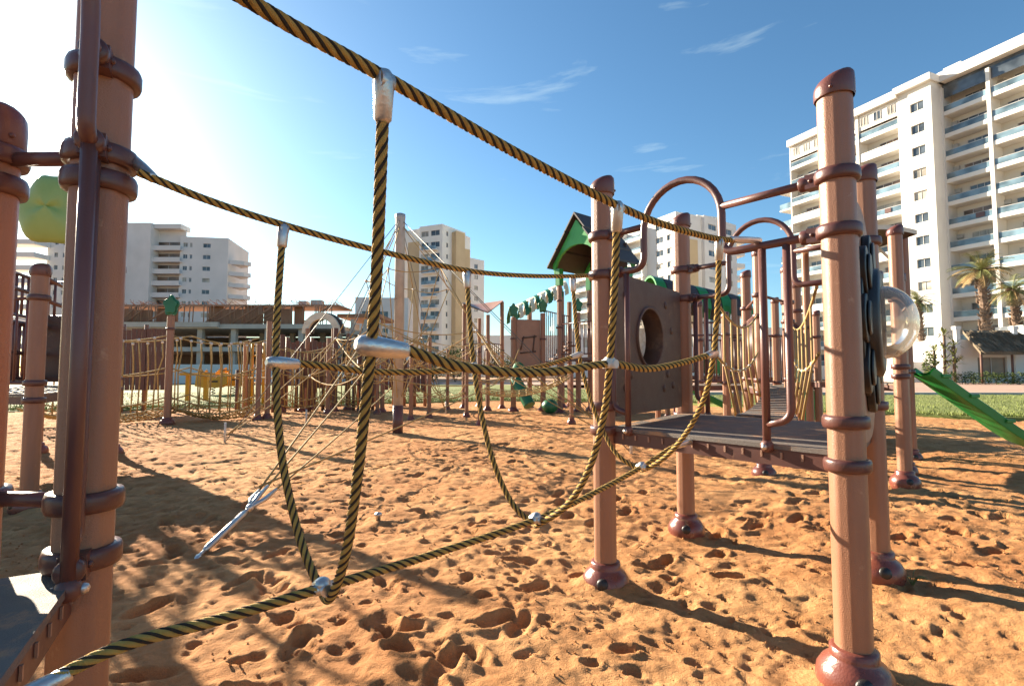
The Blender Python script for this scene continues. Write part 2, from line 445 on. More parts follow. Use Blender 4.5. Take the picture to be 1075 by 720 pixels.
def sand_mat():
    m, nt, b = new_mat('orange_sand')
    N, L = nt.nodes, nt.links
    tc = N.new("ShaderNodeTexCoord")
    def noise(sc, det=6, ro=.55):
        n = N.new("ShaderNodeTexNoise"); n.inputs["Scale"].default_value = sc; n.inputs["Detail"].default_value = det; n.inputs["Roughness"].default_value = ro
        L.new(tc.outputs["Object"], n.inputs["Vector"]); return n
    def ramp(src, p0, c0, p1, c1):
        r = N.new("ShaderNodeValToRGB"); r.color_ramp.elements[0].position = p0; r.color_ramp.elements[0].color = (*c0, 1)
        r.color_ramp.elements[1].position = p1; r.color_ramp.elements[1].color = (*c1, 1); L.new(src, r.inputs["Fac"]); return r
    r1 = ramp(noise(.4).outputs["Fac"], .35, (.45, .215, .09), .65, (.58, .335, .155))
    r2 = ramp(noise(9, 8, .65).outputs["Fac"], .35, (.78, .74, .70), .65, (1.08, 1.06, 1.04))
    r3 = ramp(noise(420, 3, .6).outputs["Fac"], .3, (.68, .66, .64), .7, (1.25, 1.25, 1.25))
    mx = N.new("ShaderNodeMix"); mx.data_type = 'RGBA'; mx.blend_type = 'MULTIPLY'; mx.inputs["Factor"].default_value = 1
    L.new(r1.outputs["Color"], mx.inputs["A"]); L.new(r2.outputs["Color"], mx.inputs["B"])
    m2 = N.new("ShaderNodeMix"); m2.data_type = 'RGBA'; m2.blend_type = 'MULTIPLY'; m2.inputs["Factor"].default_value = .8
    r4 = ramp(noise(2.1, 7, .68).outputs["Fac"], .38, (.86, .78, .72), .6, (1.05, 1.05, 1.05))
    m3 = N.new("ShaderNodeMix"); m3.data_type = 'RGBA'; m3.blend_type = 'MULTIPLY'; m3.inputs["Factor"].default_value = 1
    L.new(mx.outputs["Result"], m3.inputs["A"]); L.new(r4.outputs["Color"], m3.inputs["B"])
    L.new(m3.outputs["Result"], m2.inputs["A"]); L.new(r3.outputs["Color"], m2.inputs["B"])
    L.new(m2.outputs["Result"], b.inputs["Base Color"])
    b.inputs["Roughness"].default_value = .95; b.inputs["Specular IOR Level"].default_value = .15
    nb = noise(180, 5, .7); nb2 = noise(45, 5, .6)
    ad = N.new("ShaderNodeMath"); ad.operation = 'MULTIPLY_ADD'; ad.inputs[1].default_value = 2.2
    L.new(nb2.outputs["Fac"], ad.inputs[0]); L.new(nb.outputs["Fac"], ad.inputs[2])
    bp = N.new("ShaderNodeBump"); bp.inputs["Strength"].default_value = .8; bp.inputs["Distance"].default_value = .009
    L.new(ad.outputs[0], bp.inputs["Height"]); L.new(bp.outputs["Normal"], b.inputs["Normal"])
    return m
M['sand'] = sand_mat()
rows = 820; colsN = 900
t = np.linspace(0, 1, rows)[:, None]
Yr = -1.2 + 1.4 * (26.5 / 1.4) ** t
a = np.linspace(-1.35, 1.35, colsN)[None, :]
Xg = a * (Yr + 2.4); Yg = np.broadcast_to(Yr, Xg.shape).copy()
Zg = RELIEF(Xg, Yg)
fade = np.clip((Yg - 15) / 6, 0, 1)
Zg = Zg * (1 - .6 * fade)
sand = grid_mesh("sand", Xg, Yg, Zg, M['sand']); tag(sand, kind='structure')
# wide earth sheet to the horizon
M['earth'] = mat('dusty_earth', (.36, .2, .11), (.28, .155, .085), rough=.95, scale=.08)
g = MB().add([(-2500, -600, -.2), (2500, -600, -.2), (2500, 3000, -.2), (-2500, 3000, -.2)], [(0, 1, 2, 3)]).build("ground", M['earth']); tag(g, kind='structure')
# a few clods lying on the sand
cl = MB()
for i in range(5200):
    y = .9 + 8 * random.random() ** 1.6; x = random.uniform(-1.0, 1.1) * (y + .6)
    if vnoise(np.array([x]), np.array([y]), 1.3, 77)[0] < -.02: continue
    r = random.uniform(.003, .009) * (1 + .25 * y * .3)
    c = Vector((x, y, H(x, y) + r * .35))
    q = [Vector((random.uniform(.6, 1), 0, 0)), Vector((-random.uniform(.6, 1), 0, 0)), Vector((0, random.uniform(.6, 1), 0)), Vector((0, -random.uniform(.6, 1), 0)), Vector((0, 0, random.uniform(.6, 1))), Vector((0, 0, -.7))]
    rot = Matrix.Rotation(random.uniform(0, 6), 3, 'Z') @ Matrix.Rotation(random.uniform(0, 6), 3, 'X')
    cl.add([c + rot @ w * r for w in q], [(0, 2, 4), (2, 1, 4), (1, 3, 4), (3, 0, 4), (2, 0, 5), (1, 2, 5), (3, 1, 5), (0, 3, 5)])
tag(cl.build("sand_crumbs", M['sand']), "loose crumbs and clods of orange sand scattered on the play area", "sand crumbs", kind='stuff')

# lawn, path
M['lawn'] = mat('lawn', (.17, .19, .035), (.11, .135, .022), rough=.9, scale=.8, bump=.8, bscale=25, spots=(1.2, .58, (.25, .21, .06)))
def lawn_edge(x):
    # near border of the lawn as a function of x
    xs = [-60, -14, -9, -5, -1, 2, 6, 9, 12, 15, 60]; ys = [15, 15.2, 16.5, 19.0, 21, 20.5, 20, 15, 13.2, 12.6, 11]
    return float(np.interp(x, xs, ys))
nx, ny = 260, 40
xs = np.linspace(-60, 60, nx)
e = np.array([lawn_edge(x) for x in xs]) + .35 * vnoise(xs, xs * 0, 1.7, 55) + .25 * vnoise(xs, xs * 0, 4.1, 56)
far = np.interp(xs, [-60, 0, 8, 60], [46, 44, 26, 24])
tt = np.linspace(0, 1, ny)[:, None] ** 1.6
Yl = e[None, :] * (1 - tt) + far[None, :] * tt; Xl = np.broadcast_to(xs, Yl.shape).copy()
Zl = .03 + .05 * np.minimum(1, tt * 12) + .06 * vnoise(Xl, Yl, .5, 8)
Zl[0] = -.15
tag(grid_mesh("lawn", Xl, Yl, Zl, M['lawn']), kind='structure')
# grass blades on the lawn and along its ragged border
nb = 60000
bx = rng.uniform(-22, 24, nb); be = np.array([lawn_edge(x) for x in bx]) + .35 * vnoise(bx, bx * 0, 1.7, 55)
by = be + (rng.random(nb) ** 2.0) * 12 + .05
keep = by < np.interp(bx, [-60, 0, 8, 60], [46, 44, 26, 24]); bx, by = bx[keep], by[keep]; nb = len(bx)
hh = rng.uniform(.04, .11, nb); an = rng.uniform(0, 6.28, nb); ww = .012
bz = .03 + .05 + .06 * vnoise(bx, by, .5, 8) - .03
co = np.empty((nb, 3, 3), np.float32)
co[:, 0] = np.stack([bx - ww * np.cos(an), by - ww * np.sin(an), bz], -1); co[:, 1] = np.stack([bx + ww * np.cos(an), by + ww * np.sin(an), bz], -1)
co[:, 2] = np.stack([bx + rng.normal(0, .03, nb), by + rng.normal(0, .03, nb), bz + hh], -1)
me = bpy.data.meshes.new("grass"); me.vertices.add(nb * 3); me.vertices.foreach_set("co", co.ravel())
me.loops.add(nb * 3); me.loops.foreach_set("vertex_index", np.arange(nb * 3, dtype=np.int32)); me.polygons.add(nb); me.polygons.foreach_set("loop_start", np.arange(0, nb * 3, 3, dtype=np.int32))
M['grass'] = mat('grass_blade', (.2, .235, .045), (.12, .16, .025), rough=.7, scale=.7)
me.materials.append(M['grass']); me.update(calc_edges=True)
go = bpy.data.objects.new("grass", me); COL.objects.link(go); tag(go, "short yellow green grass blades growing on the lawn round the sand", "grass", kind='stuff')
M['path'] = mat('pink_paving', (.42, .27, .2), (.35, .22, .165), rough=.85, scale=.5, bump=.3, bscale=10)
def flat(name, pts, z, m):
    o = MB().add([(x, y, z) for x, y in pts], [tuple(range(len(pts)))]).build(name, m); return tag(o, kind='structure')
flat("path", [(7.0, 25.5), (70, 23), (90, 56), (12, 60)], .10, M['path'])
kb = MB(); kb.obox((7.0, 25.15, -.1), (63, -2.5, 0), (0, .3, 0), (0, 0, .3)); tag(kb.build("kerb", M['concrete']), kind='structure')
flat("road", [(-80, 44.6), (11, 44), (11, 56), (-80, 56)], .06, M['path'])

# ------------------------------------------------------------------ playground kit
AXD = Vector((-.65, .76, 0)).normalized()          # direction of the deck edges
OCT = math.atan2(AXD.y, AXD.x) + math.pi / 8
def oct_prof(r):
    return r / math.cos(math.pi / 8)
def ring_clamp(mb, x, y, z, r=.0635, toward=None):
    ro = oct_prof(r) + .011
    mb.lathe([(ro - .012, -.026), (ro, -.024), (ro + .004, -.012), (ro + .004, .012), (ro, .024), (ro - .012, .026)], (x, y, z), 24)
    if toward is not None:
        d = (Vector((toward[0], toward[1], 0)) - Vector((x, y, 0))).normalized()
        sd = Vector((-d.y, d.x, 0))
        c = Vector((x, y, z))
        mb.obox(c + d * (r - .005) - sd * .028 - Vector((0, 0, .03)), d * .055, sd * .056, Vector((0, 0, .06)))
        mb.lathe([(.026, r + .04), (.031, r + .045), (.031, r + .075), (.027, r + .08)], c, 16, axis=d)
        for k in (-1, 1):
            mb.sphere(c + d * (r + .028) + sd * .03 * k, .009, n=8)
def post(parent, x, y, top, r=.0635, clamps=(), boot=True, cap=True, detail=True, material=None, base=None):
    z0 = H(x, y) if (abs(x) < 15 and -2 < y < 23) else 0
    b = MB()
    ro = oct_prof(r)
    b.lathe([(ro, (base if base is not None else -.3)), (ro, top)], (x, y, 0), 8, smooth=False, sides_rot=OCT)
    o = b.build('post', material or M['post'], parent, bevel=.017 * r / .0635 if detail else 0)
    if cap:
        c = MB(); rc = ro + .004; n = 20; slope = .34
        tv = Vector((.55, -.2, 0)).normalized()
        vs = []; fs = []
        prof = [(1, -.055, 0), (1.03, -.05, 0), (1.03, -.005, .6), (1.0, .018, 1), (.86, .034, 1), (.5, .046, 1), (.02, .05, 1)]
        for (f, z, sl) in prof:
            for k in range(n):
                a = 2 * math.pi * k / n; px, py = rc * f * math.cos(a), rc * f * math.sin(a)
                vs.append((x + px, y + py, top + z + sl * slope * (px * tv.x + py * tv.y)))
        for i in range(len(prof) - 1):
            for k in range(n):
                fs.append((i * n + k, i * n + (k + 1) % n, (i + 1) * n + (k + 1) % n, (i + 1) * n + k))
        fs.append(tuple((len(prof) - 1) * n + k for k in range(n)))
        c.add(vs, fs, 0, True)
        for k in range(3):
            a = k * 2.1 + 4.0
            c.sphere((x + rc * 1.03 * math.cos(a), y + rc * 1.03 * math.sin(a), top - .03), .008, n=8)
        c.build('cap', M['cap'], o)
    if boot:
        c = MB(); s = r / .0635
        hole = random.uniform(0, 6)
        c.lathe([(.12 * s, -.06), (.132 * s, .0), (.136 * s, .03), (.13 * s, .065), (.112 * s, .095), (.088 * s, .115), (ro + .016, .125), (ro + .016, .15), (ro + .004, .158)], (x, y, z0 - .018), 28)
        if detail:
            for k in range(2):
                a = -1.9 + k * 3.1
                c.lathe([(.0, .012), (.022, .009), (.03, .004), (.034, -.004)], (x + .124 * s * math.cos(a), y + .124 * s * math.sin(a), z0 + .045), 14, axis=(math.cos(a), math.sin(a), .25), mi=1)
        c.build('boot', [M['boot'], M['black']], o)
    for cz in clamps:
        c = MB()
        if isinstance(cz, tuple): ring_clamp(c, x, y, cz[0], r, cz[1])
        else: ring_clamp(c, x, y, cz, r)
        c.build('clamp_ring', M['clamp'], o)
    return o

def L3(p, q, t, z):
    p = Vector((p[0], p[1], 0)); q = Vector((q[0], q[1], 0)); w = p.lerp(q, t); return Vector((w.x, w.y, z))

def arch_entry(parent, A, B, deck, t1, t2, zl, zu, ztop, r=.019, loops=True, loop_t=((.09, .16), (.84, .91))):
    "entry rail between two posts: lower bar that curves up into a hoop, upper bars, barrier loops down to the deck"
    length = (Vector(A[:2]) - Vector(B[:2])).length
    ar = (t2 - t1) / 2; zc = ztop - ar * length
    e = .085 / length
    pts = fillet([L3(A, B, e, zl), L3(A, B, t1, zl), L3(A, B, t1, zc)], .07)
    for k in range(1, 16):
        a = math.pi - math.pi * k / 16
        pts.append(L3(A, B, (t1 + t2) / 2 + ar * math.cos(a), zc + ar * length * math.sin(a)))
    pts += fillet([L3(A, B, t2, zc), L3(A, B, t2, zl), L3(A, B, 1 - e, zl)], .07)
    MB().tube(pts, r, 12).build('hoop_rail', M['pipe'], parent)
    MB().bar(L3(A, B, e, zu), L3(A, B, t1, zu), r * .95, 12).build('rail', M['pipe'], parent)
    MB().bar(L3(A, B, t2, zu), L3(A, B, 1 - e, zu), r * .95, 12).build('rail', M['pipe'], parent)
    if loops:
        for (a, b) in loop_t:
            if a > .5: a, b = b, a
            # a lies by the post, b by the opening
            m = MB()
            m.tube(fillet([L3(A, B, a, zl - .015), L3(A, B, a, deck + .11), L3(A, B, b, deck + .085)], .06), .0165, 12)
            m.tube([L3(A, B, b, zl - .015), L3(A, B, b, deck - .03)], .0175, 12)
            m.sphere(L3(A, B, b, deck - .01), .03, n=10)
            d = (Vector(B) - Vector(A)).normalized(); out = Vector((-d.y, d.x, 0))
            m.sphere(L3(A, B, b, deck - .012) + out * .028, .014, n=8, mi=1); m.sphere(L3(A, B, b, deck - .012) - out * .028, .014, n=8, mi=1)
            m.build('barrier_loop', [M['pipe'], M['alu']], parent)

def deck_part(parent, poly, z, th=.07, slots=True):
    poly = [Vector((p[0], p[1], 0)) for p in poly]
    area = sum(poly[i].x * poly[(i + 1) % len(poly)].y - poly[(i + 1) % len(poly)].x * poly[i].y for i in range(len(poly)))
    if area < 0: poly.reverse()
    c = sum(poly, Vector()) / len(poly)
    b = MB(); n = len(poly)
    top = [p + Vector((0, 0, z)) for p in poly]; bot = [p + Vector((0, 0, z - .02)) for p in poly]
    b.add(top + bot, [tuple(range(n)), tuple(range(2 * n - 1, n - 1, -1))] + [(i, n + i, n + (i + 1) % n, (i + 1) % n) for i in range(n)])
    o = b.build('deck', M['deck'], parent)
    rm = MB()
    for i in range(n):
        p, q = poly[i], poly[(i + 1) % n]
        d = (q - p); ln = d.length; d.normalize(); inn = Vector((-d.y, d.x, 0))
        rm.obox(p + d * .01 + inn * .006 + Vector((0, 0, z - .022 - th)), d * (ln - .02), inn * .012, Vector((0, 0, th)), 0)
        if slots:
            k = int(ln / .085)
            for j in range(1, k):
                rm.obox(p + d * (j * ln / k) - inn * .0 + Vector((0, 0, z - .06)), d * .009, inn * .005, Vector((0, 0, .028)), 1)
    rm.build('deck_rim', [M['rim'], M['tanpanel']], o)
    return o

def leaf_finial(parent, x, y, z, s=.2, m='leafg', ang=0.0):
    b = MB(); ex = Vector((math.cos(ang), math.sin(ang), 0)); nr = Vector((-ex.y, ex.x, 0))
    out = []
    for k in range(28):
        a = 2 * math.pi * k / 28
        rr = s * (.88 + .12 * math.cos(5 * (a - math.pi / 2)))
        out.append((rr * .8 * math.cos(a), rr * 1.15 * math.sin(a)))
    b.plate(out, ex, (0, 0, 1), Vector((x, y, z)) - nr * s * .1, nr, s * .2)
    b.plate([(a * .8, c * .8) for a, c in out], ex, (0, 0, 1), Vector((x, y, z)) - nr * s * .28, nr, s * .56)
    return b.build('leaf_finial', M[m], parent, bevel=s * .05)

def bars_panel(parent, A, B, z0, z1, gap=.1, r=.011, m='pipe'):
    b = MB(); ln = (Vector(A[:2]) - Vector(B[:2])).length; n = max(2, int(ln / gap))
    b.bar(L3(A, B, 0, z0), L3(A, B, 1, z0), r * 1.4, 8); b.bar(L3(A, B, 0, z1), L3(A, B, 1, z1), r * 1.4, 8)
    for k in range(1, n): b.bar(L3(A, B, k / n, z0), L3(A, B, k / n, z1), r, 6)
    return b.build('railing', M[m], parent)

# ------------------------------------------------------------------ near right play platform
A = Vector((.54, 3.02, 0)); B = Vector((1.335, 2.06, 0)); C = Vector((2.14, 3.06, 0)); D = Vector((1.345, 4.02, 0))
DZ = .88
ZL, ZU = 1.77, 2.0
tw = thing("play_platform", "near platform on four tan posts with bubble panel, porthole panel and hoop rails", "play tower", (1.34, 3.04, 0))
post(tw, A.x, A.y, 2.31, clamps=[(ZU, B), (ZL, B), DZ + .12, DZ - .02])
post(tw, B.x, B.y, 2.38, clamps=[(ZU, A), (ZL, A), DZ + .12, DZ - .05])
post(tw, C.x, C.y, 2.40, clamps=[ZU - .02, DZ + .12, (ZL, D)])
post(tw, D.x, D.y, 2.40, clamps=[(ZU, C), (ZL, C), DZ - .02])
deck_part(tw, [A.lerp(B, .035), B, C, D], DZ)
arch_entry(tw, B, A, DZ, .40, .763, ZL, ZU, 2.19, loop_t=((.165, .25), (.86, .94)))
arch_entry(tw, C, D, DZ, .33, .69, ZL, ZU, 2.26, loop_t=((.09, .16), (.84, .91)))
# porthole panel between A and D
def circ(n, r, c=(0, 0), ph=0.0): return [(c[0] + r * math.cos(2 * math.pi * k / n + ph), c[1] + r * math.sin(2 * math.pi * k / n + ph)) for k in range(n)]
ad = (D - A); adl = ad.length; ad.normalize(); adn = Vector((-ad.y, ad.x, 0))
def rect_ring(n, w0, w1, h0, h1, c):
    "n points round a rectangle, walked by angle from c"
    out = []
    for k in range(n):
        a = 2 * math.pi * k / n; dx, dy = math.cos(a), math.sin(a); t = 1e9
        if dx > 1e-6: t = min(t, (w1 - c[0]) / dx)
        if dx < -1e-6: t = min(t, (w0 - c[0]) / dx)
        if dy > 1e-6: t = min(t, (h1 - c[1]) / dy)
        if dy < -1e-6: t = min(t, (h0 - c[1]) / dy)
        out.append((c[0] + dx * t, c[1] + dy * t))
    return out
# angles at the rectangle's corners are added by using many points
pc = (.5 * adl - .02, .55)
b = MB(); NN = 96
b.plate(rect_ring(NN, .115, adl - .1, .05, .93, pc), ad, (0, 0, 1), A + Vector((0, 0, DZ)) - adn * .02, adn, .045, 0, hole=circ(NN, .2, pc))
pn = b.build('porthole_panel', M['panel'], tw)
b = MB()
ctr = A + ad * pc[0] + Vector((0, 0, DZ + pc[1]))
b.lathe([(.196, -.03), (.206, -.034), (.216, -.03), (.216, .1), (.194, .1), (.194, -.024), (.196, -.03)], ctr, 48, axis=adn)
b.build('porthole_ring', M['panel'], pn)
b = MB(); b.lathe([(.205 * math.cos(t), .1 + .15 * math.sin(t)) for t in [i * math.pi / 2 / 10 for i in range(11)]], ctr, 40, axis=adn, caps=False); b.build('bubble_window', M['dome2'], pn)
for k, (px, pz) in enumerate([(.25, .8), (.9, .8), (1.0, .62), (.24, .22), (.85, .2), (1.02, .22), (.32, .3), (.92, .3)]):
    p = A + ad * px + Vector((0, 0, DZ + pz)) + adn * -.021
    b = MB(); b.lathe([(.028, -.004), (.026, .004), (.0, .006)], p, 16, axis=-adn); b.build('embossed_mark', M['panel'], pn)
# bubble panel between B and C
bc = (C - B); bcl = bc.length; bc.normalize(); bcn = Vector((bc.y, -bc.x, 0))
pcb = (.5 * bcl, .56)
out = []
for k in range(NN):
    a = 2 * math.pi * k / NN
    dx, dy = math.cos(a), math.sin(a)
    n_ = (abs(dx) ** 2.6 + abs(dy) ** 2.6) ** (-1 / 2.6)
    out.append((pcb[0] + dx * n_ * .55, pcb[1] + dy * n_ * .58))
b = MB(); b.plate(out, bc, (0, 0, 1), B + Vector((0, 0, DZ)), bcn, .03, 0, hole=circ(NN, .17, pcb))
pb = b.build('bubble_panel', M['tanpanel'], tw)
b = MB(); cb = B + bc * pcb[0] + Vector((0, 0, DZ + pcb[1]))
b.plate(circ(NN, .375, pcb), bc, (0, 0, 1), B + Vector((0, 0, DZ)) + bcn * .031, bcn, .02, 0, hole=circ(NN, .17, pcb))
NP = 8
for k in range(NP):
    a = 2 * math.pi * k / NP; c2 = (pcb[0] + .31 * math.cos(a), pcb[1] + .31 * math.sin(a))
    ol = []
    for j in range(20):
        t_ = 2 * math.pi * j / 20
        lx, ly = .13 * math.cos(t_), .112 * math.sin(t_)
        ol.append((c2[0] + lx * math.cos(a) - ly * math.sin(a), c2[1] + lx * math.sin(a) + ly * math.cos(a)))
    b.plate(ol, bc, (0, 0, 1), B + Vector((0, 0, DZ)) + bcn * .031, bcn, .034)
    ol2 = [((x - c2[0]) * .7 + c2[0], (y - c2[1]) * .7 + c2[1]) for x, y in ol]
    b.plate(ol2, bc, (0, 0, 1), B + Vector((0, 0, DZ)) + bcn * .0652, bcn, .014)
b.build('flower_disc', M['black'], pb, bevel=.008)
b = MB(); b.lathe([(.172, .03), (.27, .03), (.272, .05), (.265, .095), (.24, .105), (.18, .105), (.172, .095), (.172, .03)], cb, 48, axis=bcn); b.build('bubble_ring', M['black'], pb)
b = MB(); b.lathe([(.178 * math.cos(t), .105 + .14 * math.sin(t)) for t in [i * math.pi / 2 / 14 for i in range(15)]], cb, 48, axis=bcn, caps=False); b.build('bubble_window', M['dome'], pb)

# ------------------------------------------------------------------ near left play platform
L1 = Vector((-1.105, 1.345, 0)); L2 = Vector((-.15, -.352, 0)); DZL = .70
lt = thing("play_platform", "backlit play platform at the left edge with tall brown post and dark deck", "play tower", (-1.4, .9, 0))
ld = (L2 - L1).normalized(); ln_ = Vector((ld.y, -ld.x, 0))     # ln_ points away from the deck? fixed below
if ln_.dot(Vector((-1, 0, 0))) < 0: ln_ = -ln_
LL = Vector((-1.415, 1.35, 0))
post(lt, L1.x, L1.y, 2.75, clamps=[(ZL, L2), (2.0, L2), 1.70, DZL + .17, (DZL + .03, L2)])
post(lt, LL.x, LL.y, 1.86, r=.066, clamps=[ZL + .01, 1.70, DZL + .17])
post(lt, L2.x, L2.y, 2.75, clamps=[(ZL, L1), (2.0, L1)])
back = ln_ * 1.25
post(lt, (L1 + back).x, (L1 + back).y, 2.3, clamps=[ZL])
post(lt, (L2 + back).x, (L2 + back).y, 2.3, clamps=[ZL])
deck_part(lt, [L1, L2, L2 + back, L1 + back], DZL)
arch_entry(lt, L1, L2, DZL, .09, .374, ZL, ZU, 2.3, loop_t=((.045, .069), (.9, .94)))
b = MB(); b.obox((LL.x - 1.0, LL.y - .02, DZL + .06), (.93, 0, 0), (0, .04, 0), (0, 0, 1.0)); b.build('side_panel', M['panel'], lt, bevel=.012)  # unseen panel added left of the view to keep sun off the deck
post(lt, LL.x - 1.06, LL.y, 1.92, clamps=[ZL, DZL + .17])
MB().bar((LL.x + .07, LL.y, ZL), (L1.x - .06, L1.y, ZL), .019, 12).build('rail', M['pipe'], lt)
MB().bar((LL.x + .07, LL.y, DZL + .17), (L1.x - .06, L1.y, DZL + .17), .019, 12).build('rail', M['pipe'], lt)

# ------------------------------------------------------------------ the rope bridge in front
rb = thing("rope_bridge", "black and yellow twisted rope bridge with hanging U ropes strung between the two near platforms", "rope bridge", (0, 1.7, 0))
RM = [M['ropey'], M['ropek']]
def rope_part(name, pts, d=.0225): return rope_mb(pts, d).build(name, RM, rb)
FR0 = Vector((1.118, 2.31, 0)); BD = Vector((.67, .74, 0))
def front_at(u):
    k = (u - 537.5) / F; s = (FR0.x - k * FR0.y) / (BD.x - k * BD.y); return FR0.y - BD.y * s
BK0 = Vector((.53, 3.0, 0))
def back_at(u):
    k = (u - 537.5) / F; s = (BK0.x - k * BK0.y) / (BD.x - k * BD.y); return BK0.y - BD.y * s
fpts = [P(795, 252, 2.31), P(755, 251, front_at(755)), P(700, 237, front_at(700)), P(648, 216, front_at(648)), P(540, 160, front_at(540)), P(403, 81, front_at(403)), P(330, 41, front_at(330)), P(258, -1, front_at(258))]
e1 = fpts[-1]; fpts.append(Vector((-.60, .455, 1.765)))
rope_part('top_rope', fpts)
bpts = [P(619, 289, 2.97), P(603, 290, back_at(603)), P(550, 289.5, back_at(550)), P(490, 284, back_at(490)), P(400, 264, back_at(400)), P(297, 236, back_at(297)), P(220, 211, back_at(220)), P(145, 181, back_at(145))]
rope_part('top_rope', bpts)
def ferrule(a, b, r=.0165, mbx=None):
    a, b = Vector(a), Vector(b); ax = b - a; ln = ax.length
    m = mbx or MB()
    m.lathe([(r * .55, 0), (r * .9, .004), (r, .012), (r, ln * .55), (r * .86, ln * .9), (r * .8, ln), (r * .4, ln + .002)], a, 18, axis=ax)
    return m
ferrule(fpts[0] + Vector((.02, .02, .002)), fpts[0].lerp(fpts[1], .75), .015).build('ferrule', M['alu'], rb)
ferrule(bpts[0] + Vector((.05, .05, 0)), bpts[0].lerp(bpts[1], .2), .015).build('ferrule', M['alu'], rb)
ferrule(L1 + Vector((.05, .03, ZL + .02)), bpts[-1].lerp(bpts[-2], .2), .017).build('ferrule', M['alu'], rb)
# bottom rope
b0 = Vector((-.815, .83, DZL - .035)); bn = Vector((.888, 2.577, DZ - .03))
bp = [b0, P(120, 681, .93), P(230, 650, 1.05), P(338, 617, 1.2), P(450, 583, 1.5), P(563, 545, 1.815), P(620, 519, 2.1), P(674, 490, 2.40), P(705, 470, 2.52), bn]
rope_part('bottom_rope', bp)
ferrule(b0 - Vector((.0, .0, -.0)), bp[0].lerp(bp[1], .62), .0165).build('ferrule', M['alu'], rb)
ferrule(bn + Vector((.012, .012, 0)), bn.lerp(bp[-2], .7), .015).build('ferrule', M['alu'], rb)
def ustrand(fr, bk, zf, zm, zb):
    n = len(fr); out = []
    for i, (u, v) in enumerate(fr):
        t = i / (n - 1); out.append(P(u, v, zf + (zm - zf) * (t ** 1.3)))
    n = len(bk)
    for i, (u, v) in enumerate(bk):
        t = i / n; out.append(P(u, v, zb + (zm - zb) * (((n - i) / n) ** 0 * 0 + (1 - (1 - t) ** 1)) ) if False else P(u, v, zm + (zb - zm) * (((i + 1) / n) ** .8)))
    return out
U1 = ustrand([(403, 92), (399, 200), (394, 310), (385, 410), (374, 510), (362, 585), (347, 627)], [(336, 617), (314, 562), (296, 480), (290, 400), (291, 330), (297, 243)], front_at(403), 1.2, back_at(297))
U2 = ustrand([(648, 222), (645, 300), (640, 382), (634, 435), (620, 488), (597, 528), (567, 549)], [(558, 548), (535, 524), (515, 475), (501, 410), (494, 350), (490, 290)], front_at(648), 1.815, back_at(490))
U3 = ustrand([(755, 258), (753, 325), (748, 380), (739, 418), (722, 452), (700, 478), (678, 492)], [(668, 491), (647, 476), (633, 452), (621, 422), (608, 372), (601, 296)], front_at(755), 2.40, back_at(603))
for U in (U1, U2, U3): rope_part('hanging_rope', U, .0215)
def tclamp(p, along, hang, r=.0165):
    "aluminium T clamp: collar round the carrying rope and a socket on the hanging rope"
    m = MB(); p = Vector(p); al = Vector(along).normalized(); hg = Vector(hang).normalized()
    m.tube([p - hg * .02, p - hg * .012, p + hg * .005, p + hg * .06, p + hg * .066], [r * .55, r * .95, r * 1.06, r * .92, r * .6], 16)
    m.tube([p - al * .013, p + al * .013], r * 1.02, 14)
    return m
for U, fi, bi in ((U1, fpts, bpts), (U2, fpts, bpts), (U3, fpts, bpts)):
    tclamp(U[0] + (U[0] - U[1]).normalized() * .008, fi[0] - fi[5], U[1] - U[0]).build('t_clamp', M['alu'], rb)
    tclamp(U[-1] + (U[-1] - U[-2]).normalized() * .008, bi[0] - bi[5], U[-2] - U[-1]).build('t_clamp', M['alu'], rb)
def knuckle(p, s=.03):
    m = MB(); p = Vector(p); d = BD.normalized(); sd = Vector((-d.y, d.x, 0))
    m.sphere(p + Vector((0, 0, s * .35)), s * .72, n=14, sq=(1, 1, .8))
    m.tube([p - sd * s * .9, p + sd * s * .9], s * .5, 14)
    m.tube([p - d * s * .95, p - d * s * .5, p + d * s * .5, p + d * s * .95], [s * .38, s * .52, s * .52, s * .38], 14)
    return m
for q in (bp[3], bp[5], bp[7]): knuckle(q, .027).build('cross_clamp', M['alu'], rb)
# middle ropes
def near_pt(U, u, v):
    best = None
    for p in smooth_path(U, .01):
        d = p - Vector((0, 0, CAMZ)); c = math.cos(PITCH); s = math.sin(PITCH)
        yy = d.y * c + d.z * s; zz = -d.y * s + d.z * c
        pu = 537.5 + d.x / yy * F; pv = 360 - zz / yy * F
        e_ = (pu - u) ** 2 + (pv - v) ** 2
        if best is None or e_ < best[0]: best = (e_, p)
    return best[1]
m1 = near_pt(U1[:7], 390, 362); m2 = near_pt(U2[:7], 640, 382); m3 = near_pt(U3[:7], 749, 371)
def lerpz(a, b, t): return a.y + (b.y - a.y) * t
mf = [m1 + Vector((.01, .008, 0)), P(425, 367, lerpz(m1, m2, .08)), P(480, 384, lerpz(m1, m2, .27)), P(540, 391, lerpz(m1, m2, .5)), P(590, 389, lerpz(m1, m2, .72)), m2, P(680, 387, lerpz(m2, m3, .3)), P(715, 381, lerpz(m2, m3, .6)), m3]
rope_part('middle_rope', mf)
k1 = near_pt(U1[7:], 290, 382); k2 = near_pt(U2[7:], 498, 385); k3 = near_pt(U3[7:], 607, 373)
mb_ = [k1, P(330, 383, lerpz(k1, k2, .18)), P(390, 390, lerpz(k1, k2, .5)), P(450, 390, lerpz(k1, k2, .75)), k2, P(535, 389, lerpz(k2, k3, .35)), P(575, 383, lerpz(k2, k3, .7)), k3]
rope_part('middle_rope', mb_)
